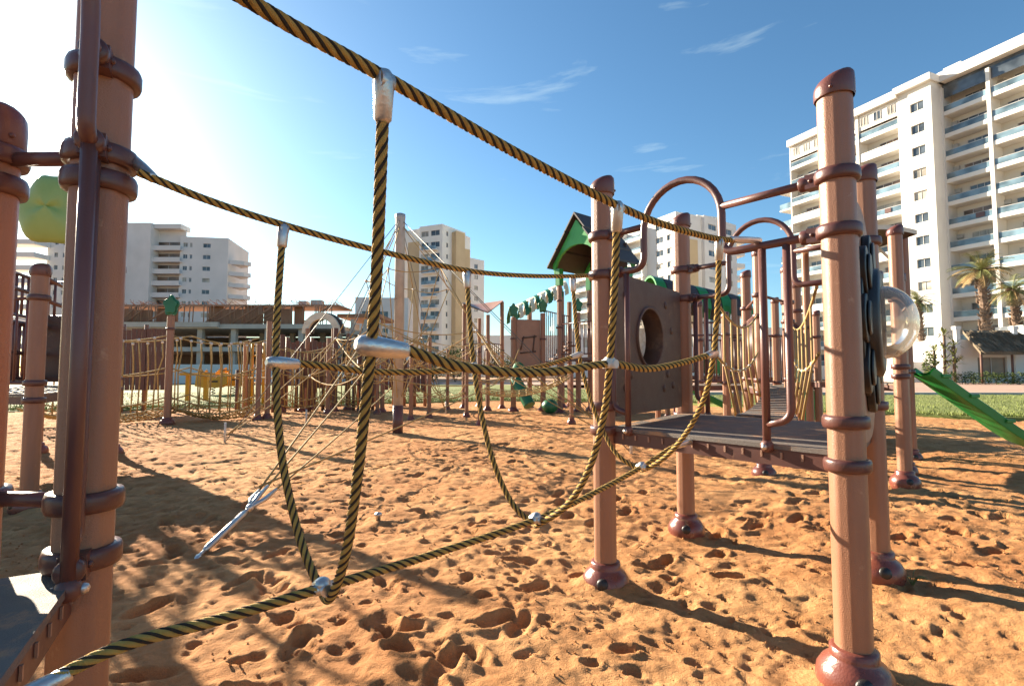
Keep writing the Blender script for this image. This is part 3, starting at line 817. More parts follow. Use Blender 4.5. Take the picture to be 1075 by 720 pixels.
def end_clamp(U, q, nxt, r=.0185):
    ax = (nxt - q).normalized()
    m = MB(); m.tube([q - ax * .03, q - ax * .022, q - ax * .006, q + ax * .03, q + ax * .07, q + ax * .076], [r * .5, r * .9, r * 1.1, r * 1.02, r * .82, r * .6], 18)
    return m
end_clamp(U1, m1, P(440, 370, m1.y + .06), .019).build('end_clamp', M['alu'], rb)
end_clamp(U1, k1, mb_[1], .018).build('end_clamp', M['alu'], rb)
end_clamp(U3, m3, mf[-2], .016).build('end_clamp', M['alu'], rb)
end_clamp(U3, k3, mb_[-2], .015).build('end_clamp', M['wplastic'], rb)
knuckle(m2, .026).build('cross_clamp', M['wplastic'], rb)
knuckle(k2, .024).build('cross_clamp', M['wplastic'], rb)

# ------------------------------------------------------------------ second tower (E) and the plank bridge to it
E1 = Vector((2.92, 6.0, 0)); E2 = Vector((3.36, 7.3, 0)); E3 = Vector((3.60, 6.65, 0)); E4 = Vector((4.25, 7.6, 0))
te = thing("play_tower", "tan post play tower with dark railings and green side panel behind the near platform", "play tower", (3.5, 6.8, 0))
for q, tp in ((E1, 2.62), (E2, 2.6), (E3, 2.55), (E4, 2.5)): post(te, q.x, q.y, tp, clamps=[2.1, 1.85, 1.1, .95])
deck_part(te, [E1, E3, E4 + Vector((.1, .3, 0)), E2], 1.0, slots=False)
bars_panel(te, E3, E4, 1.1, 1.9); bars_panel(te, E1, E2, 1.1, 1.9)
MB().bar(L3(E1, E3, 0, 2.1), L3(E1, E3, 1, 2.1), .018).build('rail', M['pipe'], te)
MB().bar(L3(E1, E2, 0, 2.1), L3(E1, E2, 1, 2.1), .018).build('rail', M['pipe'], te)
b = MB(); b.obox(L3(E3, E4, .05, 1.05), (E4 - E3) * .9, Vector((.03, -.02, 0)), (0, 0, .32)); b.build('side_panel', M['green'], te)
pbz = thing("plank_bridge", "plank bridge with thin yellow side ropes behind the near platform's deck", "rope bridge", (2.6, 5, 0))
S0, S1 = D.lerp(C, .22), D.lerp(C, .78); T0, T1 = E1.lerp(E3, -.1), E1.lerp(E3, 1.1)
b = MB()
for side, (p, q) in enumerate(((S0, T0), (S1, T1))):
    b = MB()
    def rp(t, z0, z1, sag): 
        w = p.lerp(q, t); return Vector((w.x, w.y, z0 + (z1 - z0) * t - sag * 4 * t * (1 - t)))
    b.tube([rp(i / 12, 1.75, 1.85, .18) for i in range(13)], .010, 6)
    b.tube([rp(i / 12, 1.32, 1.42, .16) for i in range(13)], .010, 6)
    for k in range(1, 7):
        t_ = k / 7; w = p.lerp(q, t_); inn = (S0.lerp(T0, t_) + S1.lerp(T1, t_)) / 2
        lo = rp(t_, .9, 1.0, .14); lo = lo.lerp(Vector((inn.x, inn.y, lo.z)), .25)
        b.tube([rp(t_, 1.75, 1.85, .18), rp(t_, 1.32, 1.42, .16), lo], .010, 6)
        b.sphere(rp(t_, 1.32, 1.42, .16), .018, n=8, mi=1)
    b.build('side_ropes', [M['ropefar'], M['wplastic']], pbz)
for k in range(13):
    t_ = (k + .5) / 13; p = S0.lerp(T0, t_); q = S1.lerp(T1, t_); z = .86 + .12 * t_ - .5 * .14 * 4 * t_ * (1 - t_)
    c0 = p.lerp(q, .2); c1 = p.lerp(q, .8); dr = (T0 - S0).normalized()
    b = MB(); b.obox(c0 - dr * .075 + Vector((0, 0, z)), c1 - c0, dr * .15, (0, 0, .035)); b.build('plank', M['deck'], pbz)

# ------------------------------------------------------------------ tower F with shade roof, and the green slide
F1 = Vector((4.02, 5.3, 0)); F2 = Vector((5.58, 7.2, 0)); F3 = Vector((4.75, 6.2, 0)); F4 = Vector((4.75, 8.2, 0))
tf = thing("play_tower", "tan post tower with curved dark shade roof right of the bubble panel", "play tower", (4.9, 6.6, 0))
post(tf, F1.x, F1.y, 2.68, clamps=[1.95, 1.25, 1.15])
post(tf, F2.x, F2.y, 3.12, r=.055, clamps=[1.9, 1.2], cap=False)
post(tf, F3.x, F3.y, 2.35, r=.045, clamps=[1.95, 1.2], cap=True)
post(tf, F4.x, F4.y, 3.15, r=.055, clamps=[1.9, 1.2], cap=False)
deck_part(tf, [F3, F2, F2 + Vector((-.3, .8, 0)), F4], 1.05, slots=False)
MB().bar(L3(F1, F3, 0, 1.95), L3(F1, F3, 1, 1.95), .018).build('rail', M['pipe'], tf)
MB().bar(L3(F3, F2, 0, 1.9), L3(F3, F2, 1, 1.9), .018).build('rail', M['pipe'], tf)
b = MB()
def canopy(b, c, ex, ey, th=.04, sag=.12, n=10):
    "curved shade sheet"
    c, ex, ey = Vector(c), Vector(ex), Vector(ey)
    g = []
    for j in range(n + 1):
        for i in range(n + 1):
            s, t = i / n * 2 - 1, j / n * 2 - 1
            g.append(c + ex * s + ey * t + Vector((0, 0, sag * (s * s * .6 - t * t * .0) - sag * .8 * (1 - abs(t)) * 0)))
    m = (n + 1) ** 2
    top = g + [p - Vector((0, 0, th)) for p in g]
    fs = []
    for j in range(n):
        for i in range(n):
            a_ = j * (n + 1) + i
            fs.append((a_, a_ + 1, a_ + n + 2, a_ + n + 1)); fs.append((m + a_ + n + 1, m + a_ + n + 2, m + a_ + 1, m + a_))
    b.add(top, fs, 0, True)
    edge = [i for i in range(n)] + [(n + 1) * j + n for j in range(n)] + [(n + 1) * n + n - i for i in range(n)] + [(n + 1) * (n - j) for j in range(n)]
    for k in range(len(edge)):
        p, q = edge[k], edge[(k + 1) % len(edge)]
        b.add([top[p], top[q], top[q] - Vector((0, 0, th)), top[p] - Vector((0, 0, th))], [(0, 3, 2, 1)], 1)
canopy(b, (5.0, 7.5, 3.2), (.5, -.05, 0), (.0, .6, 0), .06, -.14)
b.build('shade_roof', [M['roofb'], M['cream']], tf)
b = MB(); b.bar((F2.x, F2.y, 2.6), (F2.x - .45, F2.y + .1, 3.14), .02, 8); b.build('roof_strut', M['cream'], tf)
sl = thing("slide", "bright green plastic slide with knobbed edge sloping down to the sand at the right", "slide", (7.4, 7.1, 0))
s0 = Vector((5.72, 7.15, 1.2)); s1 = Vector((7.0, 7.05, .26)); s2 = Vector((7.75, 7.0, .08))
path_ = smooth_path([s0, s0.lerp(s1, .5) - Vector((0, 0, .02)), s1, s2], .08)
def chute(path_, w=.3):
    b = MB(); prof = [(-w / 2 - .03, .06), (-w / 2, .07), (-w / 2 + .02, .0), (-w / 4, -.03), (w / 4, -.03), (w / 2 - .02, 0), (w / 2, .07), (w / 2 + .03, .06), (w / 2 + .02, -.05), (0, -.08), (-w / 2 - .02, -.05)]
    n = len(prof); vs = []; fs = []
    for i, p in enumerate(path_):
        t_ = (path_[min(i + 1, len(path_) - 1)] - path_[max(0, i - 1)]).normalized(); sd = Vector((0, 1, 0)); up = t_.cross(sd) * -1
        if up.z < 0: up = -up
        for (a_, c_) in prof: vs.append(p + sd * a_ + up * c_)
    for i in range(len(path_) - 1):
        for k in range(n): fs.append((i * n + k, i * n + (k + 1) % n, (i + 1) * n + (k + 1) % n, (i + 1) * n + k))
    b.add(vs, fs, 0, False); return b
chute(path_).build('chute', M['green'], sl, bevel=.01)
for k in range(4):
    p = path_[int((k + .5) / 4 * len(path_) * .8)]
    b = MB(); b.cbox(p + Vector((0, -.17, .075)), (.12, .06, .05)); b.build('edge_knob', M['green'], sl, bevel=.012)

# ------------------------------------------------------------------ tower G: far side of the left platform (casts the shade on the left)
tg = thing("play_tower", "shaded play tower with pale green rounded finial seen between the two left posts", "play tower", (-5.1, 5.4, 0))
G1 = Vector((XU(38, 4.5), 4.5, 0)); G2 = Vector((-5.72, 7.4, 0)); G3 = Vector((-6.9, 7.5, 0)); G4 = Vector((-5.8, 4.9, 0))
for q, tp in ((G1, 2.1), (G2, 2.7), (G3, 2.7), (G4, 2.7)): post(tg, q.x, q.y, tp, clamps=[1.85, 1.1, .95])
deck_part(tg, [G1, G2, G3, G4], 1.0, slots=False)
for z in (1.45, 2.3): MB().bar(L3(G4, G3, 0, z), L3(G4, G3, 1, z), .03, 8).build('rail', M['pipe'], tg)
bars_panel(tg, G4, G3, 1.1, 1.85, .17, .03)
b = MB(); b.obox(L3(G3, G2, .06, 1.05), (G2 - G3) * .88, Vector((.0, -.03, 0)), (0, 0, .95)); b.build('side_panel', M['panel'], tg, bevel=.01)
arch_entry(tg, G1, G2, 1.0, .3, .7, 1.85, 2.05, 2.3, loops=False)
bars_panel(tg, G4, G1, 1.1, 1.85, .12); bars_panel(tg, G4, G3, 1.95, 2.5, .16, .018); bars_panel(tg, G3, G2, 2.0, 2.5, .16, .018)  # upper railings added to throw striped shade across the sand
b = MB(); gl = Vector((XU(51, 4.45), 4.42, 0))
lx_ = Vector((.92, .3, 0)); ly_ = Vector((-.3, .92, 0)); vs = []; fs = []; nn = 40; mm = 14
for i in range(mm + 1):
    ph = math.pi * i / mm
    for k in range(nn):
        a_ = 2 * math.pi * k / nn; rr = math.sin(ph) * (1 + .05 * math.cos(6 * a_))
        vs.append(Vector((gl.x, gl.y, 2.62)) + lx_ * .25 * rr * math.cos(a_) * (1 - .25 * math.sin(a_)) + ly_ * .13 * math.cos(ph) * (1 - .25 * abs(math.cos(a_)) ** 8) + Vector((0, 0, .31 * rr * math.sin(a_))))
for i in range(mm):
    for k in range(nn): fs.append((i * nn + k, (i + 1) * nn + k, (i + 1) * nn + (k + 1) % nn, i * nn + (k + 1) % nn))
b.add(vs, fs, 0, True)
b.build('leaf_finial', M['palegreen'], tg)

# ------------------------------------------------------------------ far rope net bridge on the left
nbz = thing("net_bridge", "long sagging net bridge of thin yellow ropes on leaf topped post at the far left", "rope bridge", (-8, 12, 0))
Q0 = Vector((XU(20, 11.0), 11.0, 0)); Q1 = Vector((XU(178, 12.0), 12.0, 0)); Q2 = Vector((XU(272, 13.0), 13.0, 0)); Q3 = Vector((XU(282, 13.2), 13.2, 0)); Q4 = Vector((XU(258, 13.8), 13.8, 0))
po = post(nbz, Q1.x, Q1.y, 2.5, r=.075, cap=False, detail=False, clamps=[2.2])
leaf_finial(po, Q1.x, Q1.y, 2.75, .23, 'leafg', .2)
for q, hh_ in ((Q2, 1.9), (Q3, 2.5), (Q4, 2.0)): post(nbz, q.x, q.y, hh_, r=.06, cap=False, detail=False)
for off in (0, .9):
    d_ = Vector((-.08, 1, 0)) * off
    b = MB()
    for (p, q) in ((Q0, Q1), (Q1, Q2)):
        for (z, sg) in ((2.05 + .05 * off, .18), (1.3, .22), (.62, .25), (.42, .25)):
            b.tube([p.lerp(q, i / 10) + d_ + Vector((0, 0, z - sg * 4 * (i / 10) * (1 - i / 10))) for i in range(11)], .017, 5)
        for k in range(1, 9):
            t_ = k / 9; w = p.lerp(q, t_) + d_; s_ = 4 * t_ * (1 - t_); jx = random.uniform(-.1, .1)
            b.tube([w + Vector((0, 0, 2.05 - .18 * s_)), w + Vector((.03, 0, 1.7 - .2 * s_)), w + Vector((jx, 0, 1.3 - .22 * s_)), w + Vector((jx * .3, 0, .42 - .25 * s_))], .017, 5)
            b.sphere(w + Vector((0, 0, 2.05 - .18 * s_)), .04, n=6, mi=1)
    b.build('side_ropes', [M['ropefar'], M['wplastic']], nbz)
b = MB()
for (p, q) in ((Q0, Q1), (Q1, Q2)):
    n = 26
    for k in range(n + 1):
        t_ = k / n; w = p.lerp(q, t_); sg = .25 * 4 * t_ * (1 - t_)
        pts = [w + Vector((.04 * math.sin(j * 3 + k), .9 * j / 6, .42 - sg - .16 * math.sin(math.pi * j / 6))) for j in range(7)]
        b.tube(pts, .014, 5)
    for j in range(1, 6):
        b.tube([p.lerp(q, i / 24) + Vector((0, .9 * j / 6, .42 - .16 * math.sin(math.pi * j / 6) - .25 * 4 * (i / 24) * (1 - i / 24) + .015 * (-1) ** i)) for i in range(25)], .014, 5)
b.build('net_floor', M['ropefar'], nbz)

# ------------------------------------------------------------------ plank walls and arch at the far left
def plank_wall(label, p, q, z0, z1, n, group='plank walls of the far play castle'):
    o = thing("plank_wall", label, "play wall", ((p[0] + q[0]) / 2, (p[1] + q[1]) / 2, 0), group)
    d = Vector((q[0] - p[0], q[1] - p[1], 0)); w = d.length / n; d.normalize(); nr = Vector((-d.y, d.x, 0))
    b = MB()
    for k in range(n):
        b.obox(Vector((p[0], p[1], z0)) + d * (k * w + .01), d * (w - .02), nr * .05, (0, 0, z1 - z0 + random.uniform(-.04, .04)))
    b.build('boards', M['wood'], o)
    for k in (0, .5, 1):
        w_ = Vector((p[0], p[1], 0)).lerp(Vector((q[0], q[1], 0)), k)
        MB().bar((w_.x, w_.y + .1, -.2), (w_.x, w_.y + .1, z1 + .15), .06, 8).build('post', M['post'], o)
    return o
plank_wall("tall dark brown plank wall behind the net bridge, left of the leaf topped post", (XU(126, 15), 15), (XU(174, 15.4), 15.4), .65, 2.45, 9)
w2 = plank_wall("dark brown plank wall under the white arch behind the spider net", (XU(300, 17), 17), (XU(352, 17.3), 17.3), .75, 2.2, 11)
arx = thing("entry_arch", "small white and dark plastic arch roof on two brown posts", "play arch", (XU(337, 16.6), 16.6, 0))
ca = Vector((XU(336, 16.6), 16.6, 0)); 
for dx in (-.42, .42): post(arx, ca.x + dx, ca.y, 2.6, r=.06, cap=False, detail=False)
for (dy, mm, nm) in ((0, 'cream', 'arch_front'), (.16, 'roofb', 'arch_back')):
    ol = [(.62 * math.cos(a_), .62 * math.sin(a_) * 1.1) for a_ in [math.pi * i / 16 for i in range(17)]] + [(.42 * math.cos(a_), .42 * math.sin(a_) * 1.1) for a_ in [math.pi * (16 - i) / 16 for i in range(17)]]
    n = len(ol); b = MB(); b.plate(ol, (1, 0, 0), (0, 0, 1), (ca.x + dy * .6, ca.y + dy, 2.45), (0, 1, 0), .14); 
    b.f = [f for f in b.f if len(f) == 4]; b.mi = [0] * len(b.f); b.sm = [False] * len(b.f)
    for i in range(16):
        b.f.append([i + 1, i, 33 - i, 32 - i]); b.f.append([n + i, n + i + 1, n + 32 - i, n + 33 - i]); b.mi += [0, 0]; b.sm += [False, False]
    b.build(nm, M[mm], arx)
# low post rail fence of the far court
fz = thing("post_fence", "row of short brown posts with yellow top rail in front of the far plank wall", "fence", (-7, 15.5, 0))
for i, u in enumerate([250, 262, 288, 300, 312, 326, 340, 352, 372, 392]):
    Y = 15.0 + .12 * i; MB().bar((XU(u, Y), Y, -.2), (XU(u, Y), Y, random.choice([1.05, 1.25, 1.5])), .055, 8).build('post', M['wood'], fz)
MB().bar((XU(248, 15), 14.95, 1.0), (XU(395, 16.1), 16.1, 1.02), .03, 6).build('top_rail', M['ropefar'], fz)
plank_wall("low dark brown plank wall just left of the grey mast", (XU(376, 18), 18), (XU(413, 18.2), 18.2), .55, 1.75, 8)
plank_wall("low dark brown plank wall right of the grey mast under the slack ropes", (XU(424, 17.5), 17.5), (XU(446, 17.6), 17.6), .5, 1.6, 5)
fb = thing("net_bridge", "second thin rope net bridge behind the plank walls, ending at the grey mast", "rope bridge", (-7, 15, 0))
W0 = Vector((XU(285, 14.2), 14.2, 0)); W1 = Vector((XU(345, 14.6), 14.6, 0)); W2 = Vector((XU(402, 15), 15, 0))
for q in (W1, W2): post(fb, q.x, q.y, 2.15, r=.06, cap=False, detail=False)
for off in (0, .8):
    b = MB()
    for (p, q) in ((W0, W1), (W1, W2)):
        for (z, sg) in ((1.9, .15), (1.25, .2), (.6, .22), (.4, .22)):
            b.tube([p.lerp(q, i / 8) + Vector((0, off, z - sg * 4 * (i / 8) * (1 - i / 8))) for i in range(9)], .016, 5)
        for k in range(1, 8):
            t_ = k / 8; w = p.lerp(q, t_) + Vector((0, off, 0)); s_ = 4 * t_ * (1 - t_)
            b.tube([w + Vector((0, 0, 1.9 - .15 * s_)), w + Vector((random.uniform(-.08, .08), 0, 1.25 - .2 * s_)), w + Vector((0, 0, .4 - .22 * s_))], .016, 5)
    b.build('side_ropes', M['ropefar'], fb)
# yellow toys on the lawn
def rocker(label, x, y, s=1.0, m='yellow'):
    o = thing("spring_rocker", label, "spring toy", (x, y, 0), "yellow spring toys on the far lawn")
    b = MB(); b.tube([Vector((x + .09 * math.cos(k * .9), y + .09 * math.sin(k * .9), .02 + k * .018)) for k in range(24)], .02, 6); b.build('spring', M['black'], o)
    b = MB(); ol = [(-.75, .5), (-.7, 1.05), (-.45, 1.3), (-.3, 1.0), (.2, .9), (.5, 1.15), (.72, 1.1), (.7, .6), (.3, .42), (-.4, .42)]
    b.plate([(a_ * s, c_ * s) for a_, c_ in ol], (1, .1, 0), (0, 0, 1), (x, y - .2, 0), (0, 1, 0), .08)
    b.plate([(a_ * s, c_ * s) for a_, c_ in ol], (1, .1, 0), (0, 0, 1), (x, y + .2, 0), (0, 1, 0), .08); b.build('side_board', M[m], o, bevel=.01)
    b = MB(); b.cbox((x, y, .72 * s), (.6 * s, .42, .08)); b.build('seat', M['black'], o)
    b = MB(); b.bar((x - .35 * s, y - .4, 1.15 * s), (x - .35 * s, y + .4, 1.15 * s), .025, 8); b.build('handle', M['black'], o)
rocker("yellow spring rocker nearest the leaf topped post on the far lawn", XU(225, 25), 25)
rocker("yellow spring rocker on the far lawn, just left of the short posts", XU(246, 26), 26, 1.1)
tb = thing("play_table", "orange play frame table standing on the lawn behind the net bridge", "play frame", (XU(208, 20), 20, 0))
for dx in (-.35, .35):
    MB().cbox((XU(208, 20) + dx, 20, .5), (.14, .14, 1.1)).build('leg', M['yellow'], tb)
MB().cbox((XU(208, 20), 20, 1.1), (1.1, .5, .1)).build('top', M['yellow'], tb)
of = thing("climbing_frame", "slim orange ladder frame standing by the short posts on the far left", "climbing frame", (XU(270, 17.8), 17.8, 0))
for dx in (-.2, .2): MB().bar((XU(271, 17.8) + dx, 17.8, -.1), (XU(271, 17.8) + dx, 17.8, 2.2), .05, 8).build('upright', M['yellow'], of)
for z in (.8, 1.3, 1.75, 2.15): MB().bar((XU(271, 17.8) - .2, 17.8, z), (XU(271, 17.8) + .2, 17.8, z), .03, 8).build('rung', M['yellow'], of)

# ------------------------------------------------------------------ spider net with mast and ground anchors
MX = Vector((XU(418.5, 9.9), 9.9, 0))
sp = thing("spider_net", "rope climbing net stretched round a tall grey steel mast in the sand", "climbing net", (MX.x, MX.y, 0))
b = MB(); b.lathe([(.095, -.2), (.095, 4.18), (.1, 4.2), (.1, 4.28), (.05, 4.3)], MX, 16); b.build('mast', M['mast'], sp)
b = MB(); b.lathe([(.1, -.1), (.1, .55)], MX, 16); b.build('mast_foot', M['pipe'], sp)
anch = []
A0 = Vector((-2.02, 3.25, 0))
angs = [-1.545, -.55, .45, 1.5, 2.55, 3.6]
rads = [6.6, 4.6, 4.6, 4.6, 2.9, 2.9]
for a_, r_ in zip(angs, rads): anch.append(MX + Vector((math.cos(a_), math.sin(a_), 0)) * r_)
anch[0] = A0
topz = 4.1
b = MB()
ringpts = {}
levels = [(.22, 3.0), (.4, 1.9), (.55, 1.15)]
for i, q in enumerate(anch):
    for li, (fr_, z) in enumerate(levels):
        rad = (q - MX).normalized() * min(4.6, (q - MX).length) * fr_
        ringpts[(i, li)] = MX + rad + Vector((0, 0, z * (1 + .05 * math.sin(i * 2 + li))))
def sagline(p, q, sag, n=8): return [p.lerp(q, k / n) - Vector((0, 0, sag * 4 * (k / n) * (1 - k / n))) for k in range(n + 1)]
for i in range(6):
    j = (i + 1) % 6
    mb2 = b
    mb2.tube([MX + Vector((0, 0, topz)), ringpts[(i, 0)]], .009, 5)
    for li in range(3):
        mb2.tube(sagline(ringpts[(i, li)], ringpts[(j, li)], .08 + .05 * li), .009, 5)
        if li < 2:
            mb2.tube([ringpts[(i, li)], ringpts[(i, li + 1)]], .009, 5)
            (mb2.tube(sagline(ringpts[(i, li)], ringpts[(j, li + 1)], .05), .009, 5) if li else None)
        mb2.tube(sagline(MX + Vector((0, 0, .5 + li * .7)), ringpts[(i, li if li < 2 else 2)], .05), .009, 5)
    mid = (ringpts[(i, 1)] + ringpts[(j, 1)]) / 2
    mb2.tube(sagline(mid, ringpts[(i, 2)], .06), .009, 5)
    for li in range(3): mb2.sphere(ringpts[(i, li)], .03, n=6, mi=1)
    # loose hanging loops
    for k in range(2):
        c_ = ringpts[(i, 1)].lerp(ringpts[(j, 2)], .3 + .4 * k); mb2.tube(smooth_path([c_, c_ + Vector((.15, .05, -.3)), c_ + Vector((.4, .1, -.35)), c_ + Vector((.55, .1, -.05))], .08), .01, 5)
b.build('rope_net', [M['ropefar'], M['wplastic']], sp)
b = MB()
for i, q in enumerate(anch):
    b.tube([MX + Vector((0, 0, 4.2)), q + Vector((0, 0, .02)) if i else MX.lerp(q, .55) + Vector((0, 0, 1.35))], .007, 5)
b.build('guy_wire', M['cable'], sp)
for i, q in enumerate(anch):
    if i == 0: continue
    b = MB()
    for li in (1, 2): b.tube(sagline(ringpts[(i, li)], q + Vector((0, 0, .12)), .03), .009, 5)
    b.tube([q + Vector((0, 0, .35)), q], .02, 6, mi=1)
    b.build('anchor_rope', [M['ropefar'], M['wplastic']], sp)
# the near anchor: shackle, turnbuckle, cone of rope ends
z0 = H(A0.x, A0.y); a0 = gpt(204, 589); a0.z = H(a0.x, a0.y) - .02; a1 = P(262, 533, 3.9); a2 = P(281, 514, 4.2)
tbm = MB(); ax = (a1 - a0)
tbm.tube([a0, a0.lerp(a1, .18)], .012, 8); tbm.lathe([(.012, 0), (.034, .01), (.034, .03), (.012, .04)], a0, 10, axis=(1, .2, 0))
tbm.tube([a0.lerp(a1, .15), a0.lerp(a1, .2), a0.lerp(a1, .88), a0.lerp(a1, .93)], [.012, .022, .022, .012], 12)
tbm.tube([a0.lerp(a1, .9), a1], .014, 8); tbm.sphere(a1, .03, n=10)
for k in range(3):
    sd = Vector((.06 * (k - 1), .02 * (k - 1), .03 * (k % 2)))
    tbm.tube([a1, a1.lerp(a2, .45) + sd * .8, a1.lerp(a2, 1.0) + sd], [.012, .02, .013], 8)
tbm.build('turnbuckle', M['alu'], sp)
for k, tgt in enumerate((ringpts[(0, 1)], ringpts[(0, 2)], MX + Vector((0, -.6, .9)), ringpts[(1, 2)])):
    st = a2 + Vector((.06 * ((k % 3) - 1), .02 * ((k % 3) - 1), .03 * (k % 2)))
    b = MB(); b.tube(sagline(st, tgt, .02), .009, 6); b.build('anchor_rope', M['ropefar'], sp)
kn = MB(); kp = gpt(397, 547); kz = H(kp.x, kp.y); kn.lathe([(.02, -.05), (.02, .03), (.03, .035), (.03, .055), (.0, .065)], (kp.x, kp.y, kz), 14)
tag(kn.build("ground_anchor", M['alu']), "small pale anchor knob sticking out of the sand below the hanging ropes", "ground anchor")

# ------------------------------------------------------------------ far centre towers
sc_ = thing("shade_tower", "slim brown posts carrying a sagging brown shade canopy, right of the grey mast", "play tower", (XU(508, 17), 17, 0))
cs = [Vector((XU(487, 17), 17, 0)), Vector((XU(527, 17.2), 17.2, 0)), Vector((XU(503, 18.3), 18.3, 0)), Vector((XU(512, 16.2), 16.2, 0))]
for q, t_ in zip(cs, (3.45, 3.55, 3.1, 3.0)): post(sc_, q.x, q.y, t_, r=.065, cap=False, detail=False, clamps=[1.9])
b = MB(); n = 10; g_ = []
ca_ = Vector((XU(484, 16.9), 16.9, 3.5)); cb_ = Vector((XU(529, 17.1), 17.1, 3.6)); cc_ = Vector((XU(498, 18.6), 18.6, 3.65)); cd_ = Vector((XU(512, 16.0), 16.0, 3.05))
for j in range(n + 1):
    for i in range(n + 1):
        s, t_ = i / n, j / n
        p = (ca_ * (1 - s) + cd_ * s) * (1 - t_) + (cc_ * (1 - s) + cb_ * s) * t_
        g_.append(p - Vector((0, 0, .25 * 4 * s * (1 - s) * 1 * t_ * (1 - t_) * 2)))
fs = [(j * (n + 1) + i, j * (n + 1) + i + 1, (j + 1) * (n + 1) + i + 1, (j + 1) * (n + 1) + i) for j in range(n) for i in range(n)]
b.add(g_ + [p - Vector((0, 0, .03)) for p in g_], fs + [tuple(x + (n + 1) ** 2 for x in reversed(f)) for f in fs], 0, True); b.build('canopy', M['post'], sc_)
deck_part(sc_, [Vector((cs[0].x, 16.4, 0)), Vector((cs[1].x, 16.4, 0)), Vector((cs[1].x, 18.2, 0)), Vector((cs[0].x, 18.2, 0))], 1.3, slots=False)
bars_panel(sc_, cs[0], cs[3], 1.4, 2.1, .14, .014); bars_panel(sc_, cs[3], cs[1], 1.4, 2.1, .14, .014)
def striped_canopy(parent, p, q, rad, z0, z1, n, mats=('leafg', 'cream'), wd=.92):
    "row of arched plastic hoops rising from p to q"
    p, q = Vector(p), Vector(q); d = (q - p); d.z = 0; ln = d.length; d.normalize(); sd = Vector((-d.y, d.x, 0))
    for k in range(n):
        t0 = k / n; t1 = (k + wd) / n; b = MB()
        m_ = 12; vs = []
        for (t_, rr) in ((t0, rad), (t1, rad), (t1, rad - .05), (t0, rad - .05)):
            for i in range(m_ + 1):
                a_ = math.pi * i / m_; c = p.lerp(q, t_)
                vs.append(c + sd * rr * math.cos(a_) + Vector((0, 0, z0 + (z1 - z0) * t_ + rr * math.sin(a_))))
        fs = []
        for r_ in range(4):
            for i in range(m_): fs.append((r_ * (m_ + 1) + i, r_ * (m_ + 1) + i + 1, ((r_ + 1) % 4) * (m_ + 1) + i + 1, ((r_ + 1) % 4) * (m_ + 1) + i))
        b.add(vs, fs); b.build('roof_hoop', M[mats[k % 2]], parent)
td = thing("play_tower", "far play tower with tan square-motif panel, green leaf finials and striped hoop roof", "play tower", (XU(560, 16), 16, 0))
dp = [Vector((XU(539, 15.6), 15.6, 0)), Vector((XU(570, 15.8), 15.8, 0)), Vector((XU(590, 17.2), 17.2, 0)), Vector((XU(556, 17.4), 17.4, 0)), Vector((XU(607, 15.6), 15.6, 0)), Vector((XU(598, 17.6), 17.6, 0))]
for i, q in enumerate(dp):
    o = post(td, q.x, q.y, (2.85, 3.0, 3.9, 3.4, 3.0, 3.6)[i], r=.08, cap=False, detail=False, clamps=[1.2, 2.2])
    if i in (0, 1, 4): leaf_finial(o, q.x, q.y, (2.85, 3.0, 3.9, 3.4, 3.0, 3.6)[i] + .22, .2, 'leafg', .3)
b = MB(); b.obox(L3(dp[0], dp[1], .09, 1.18), (dp[1] - dp[0]) * .82, (0, .05, 0), (0, 0, 1.62)); pnl = b.build('motif_panel', M['tanpanel'], td, bevel=.02)
b = MB(); c0_ = L3(dp[0], dp[1], .5, 2.02); e_ = (dp[1] - dp[0]).normalized()
for (a_, c_) in (((-.24, -.16), (-.14, .26)), ((-.2, .2), (.26, .26)), ((.2, .3), (.14, -.26)), ((.24, -.2), (-.26, -.26))):
    b.tube([c0_ + e_ * a_[0] + Vector((0, -.015, a_[1])), c0_ + e_ * c_[0] + Vector((0, -.015, c_[1]))], .022, 6)
b.build('square_motif', M['panel'], pnl)
deck_part(td, [dp[0], dp[1], dp[2], dp[3]], 1.35, slots=False)
striped_canopy(td, (dp[0].x - .1, 16.4, 0), (dp[2].x + .1, 16.9, 0), .5, 2.75, 3.75, 10, wd=.6)
bars_panel(td, dp[1], dp[5], 1.5, 3.1, .13, .014)
b = MB()
for k in range(6): b.obox(Vector((dp[1].x + .05, 15.9 + .1, 1.3)) + Vector((.17 * k, .05 * k, .14 * k)), (.2, .05, 0), (-.15, .7, 0), (0, 0, .05))
b.build('steps', M['wood'], td)
b = MB(); b.tube(smooth_path([Vector((XU(545, 15.3), 15.3, 1.35)), Vector((XU(541, 14.9), 14.9, 1.0)), Vector((XU(549, 14.6), 14.6, .6)), Vector((XU(556, 14.4), 14.4, .25))], .04), .17, 18); b.build('tube_slide', M['leafg'], td)
gb = MB(); gb.sphere((XU(577, 14.6), 14.6, .22), .24, n=16, sq=(1, 1, .85)); tag(gb.build("play_ball", M['leafg']), "round dark green climbing boulder on the sand beside the diamond panel tower", "climbing boulder")

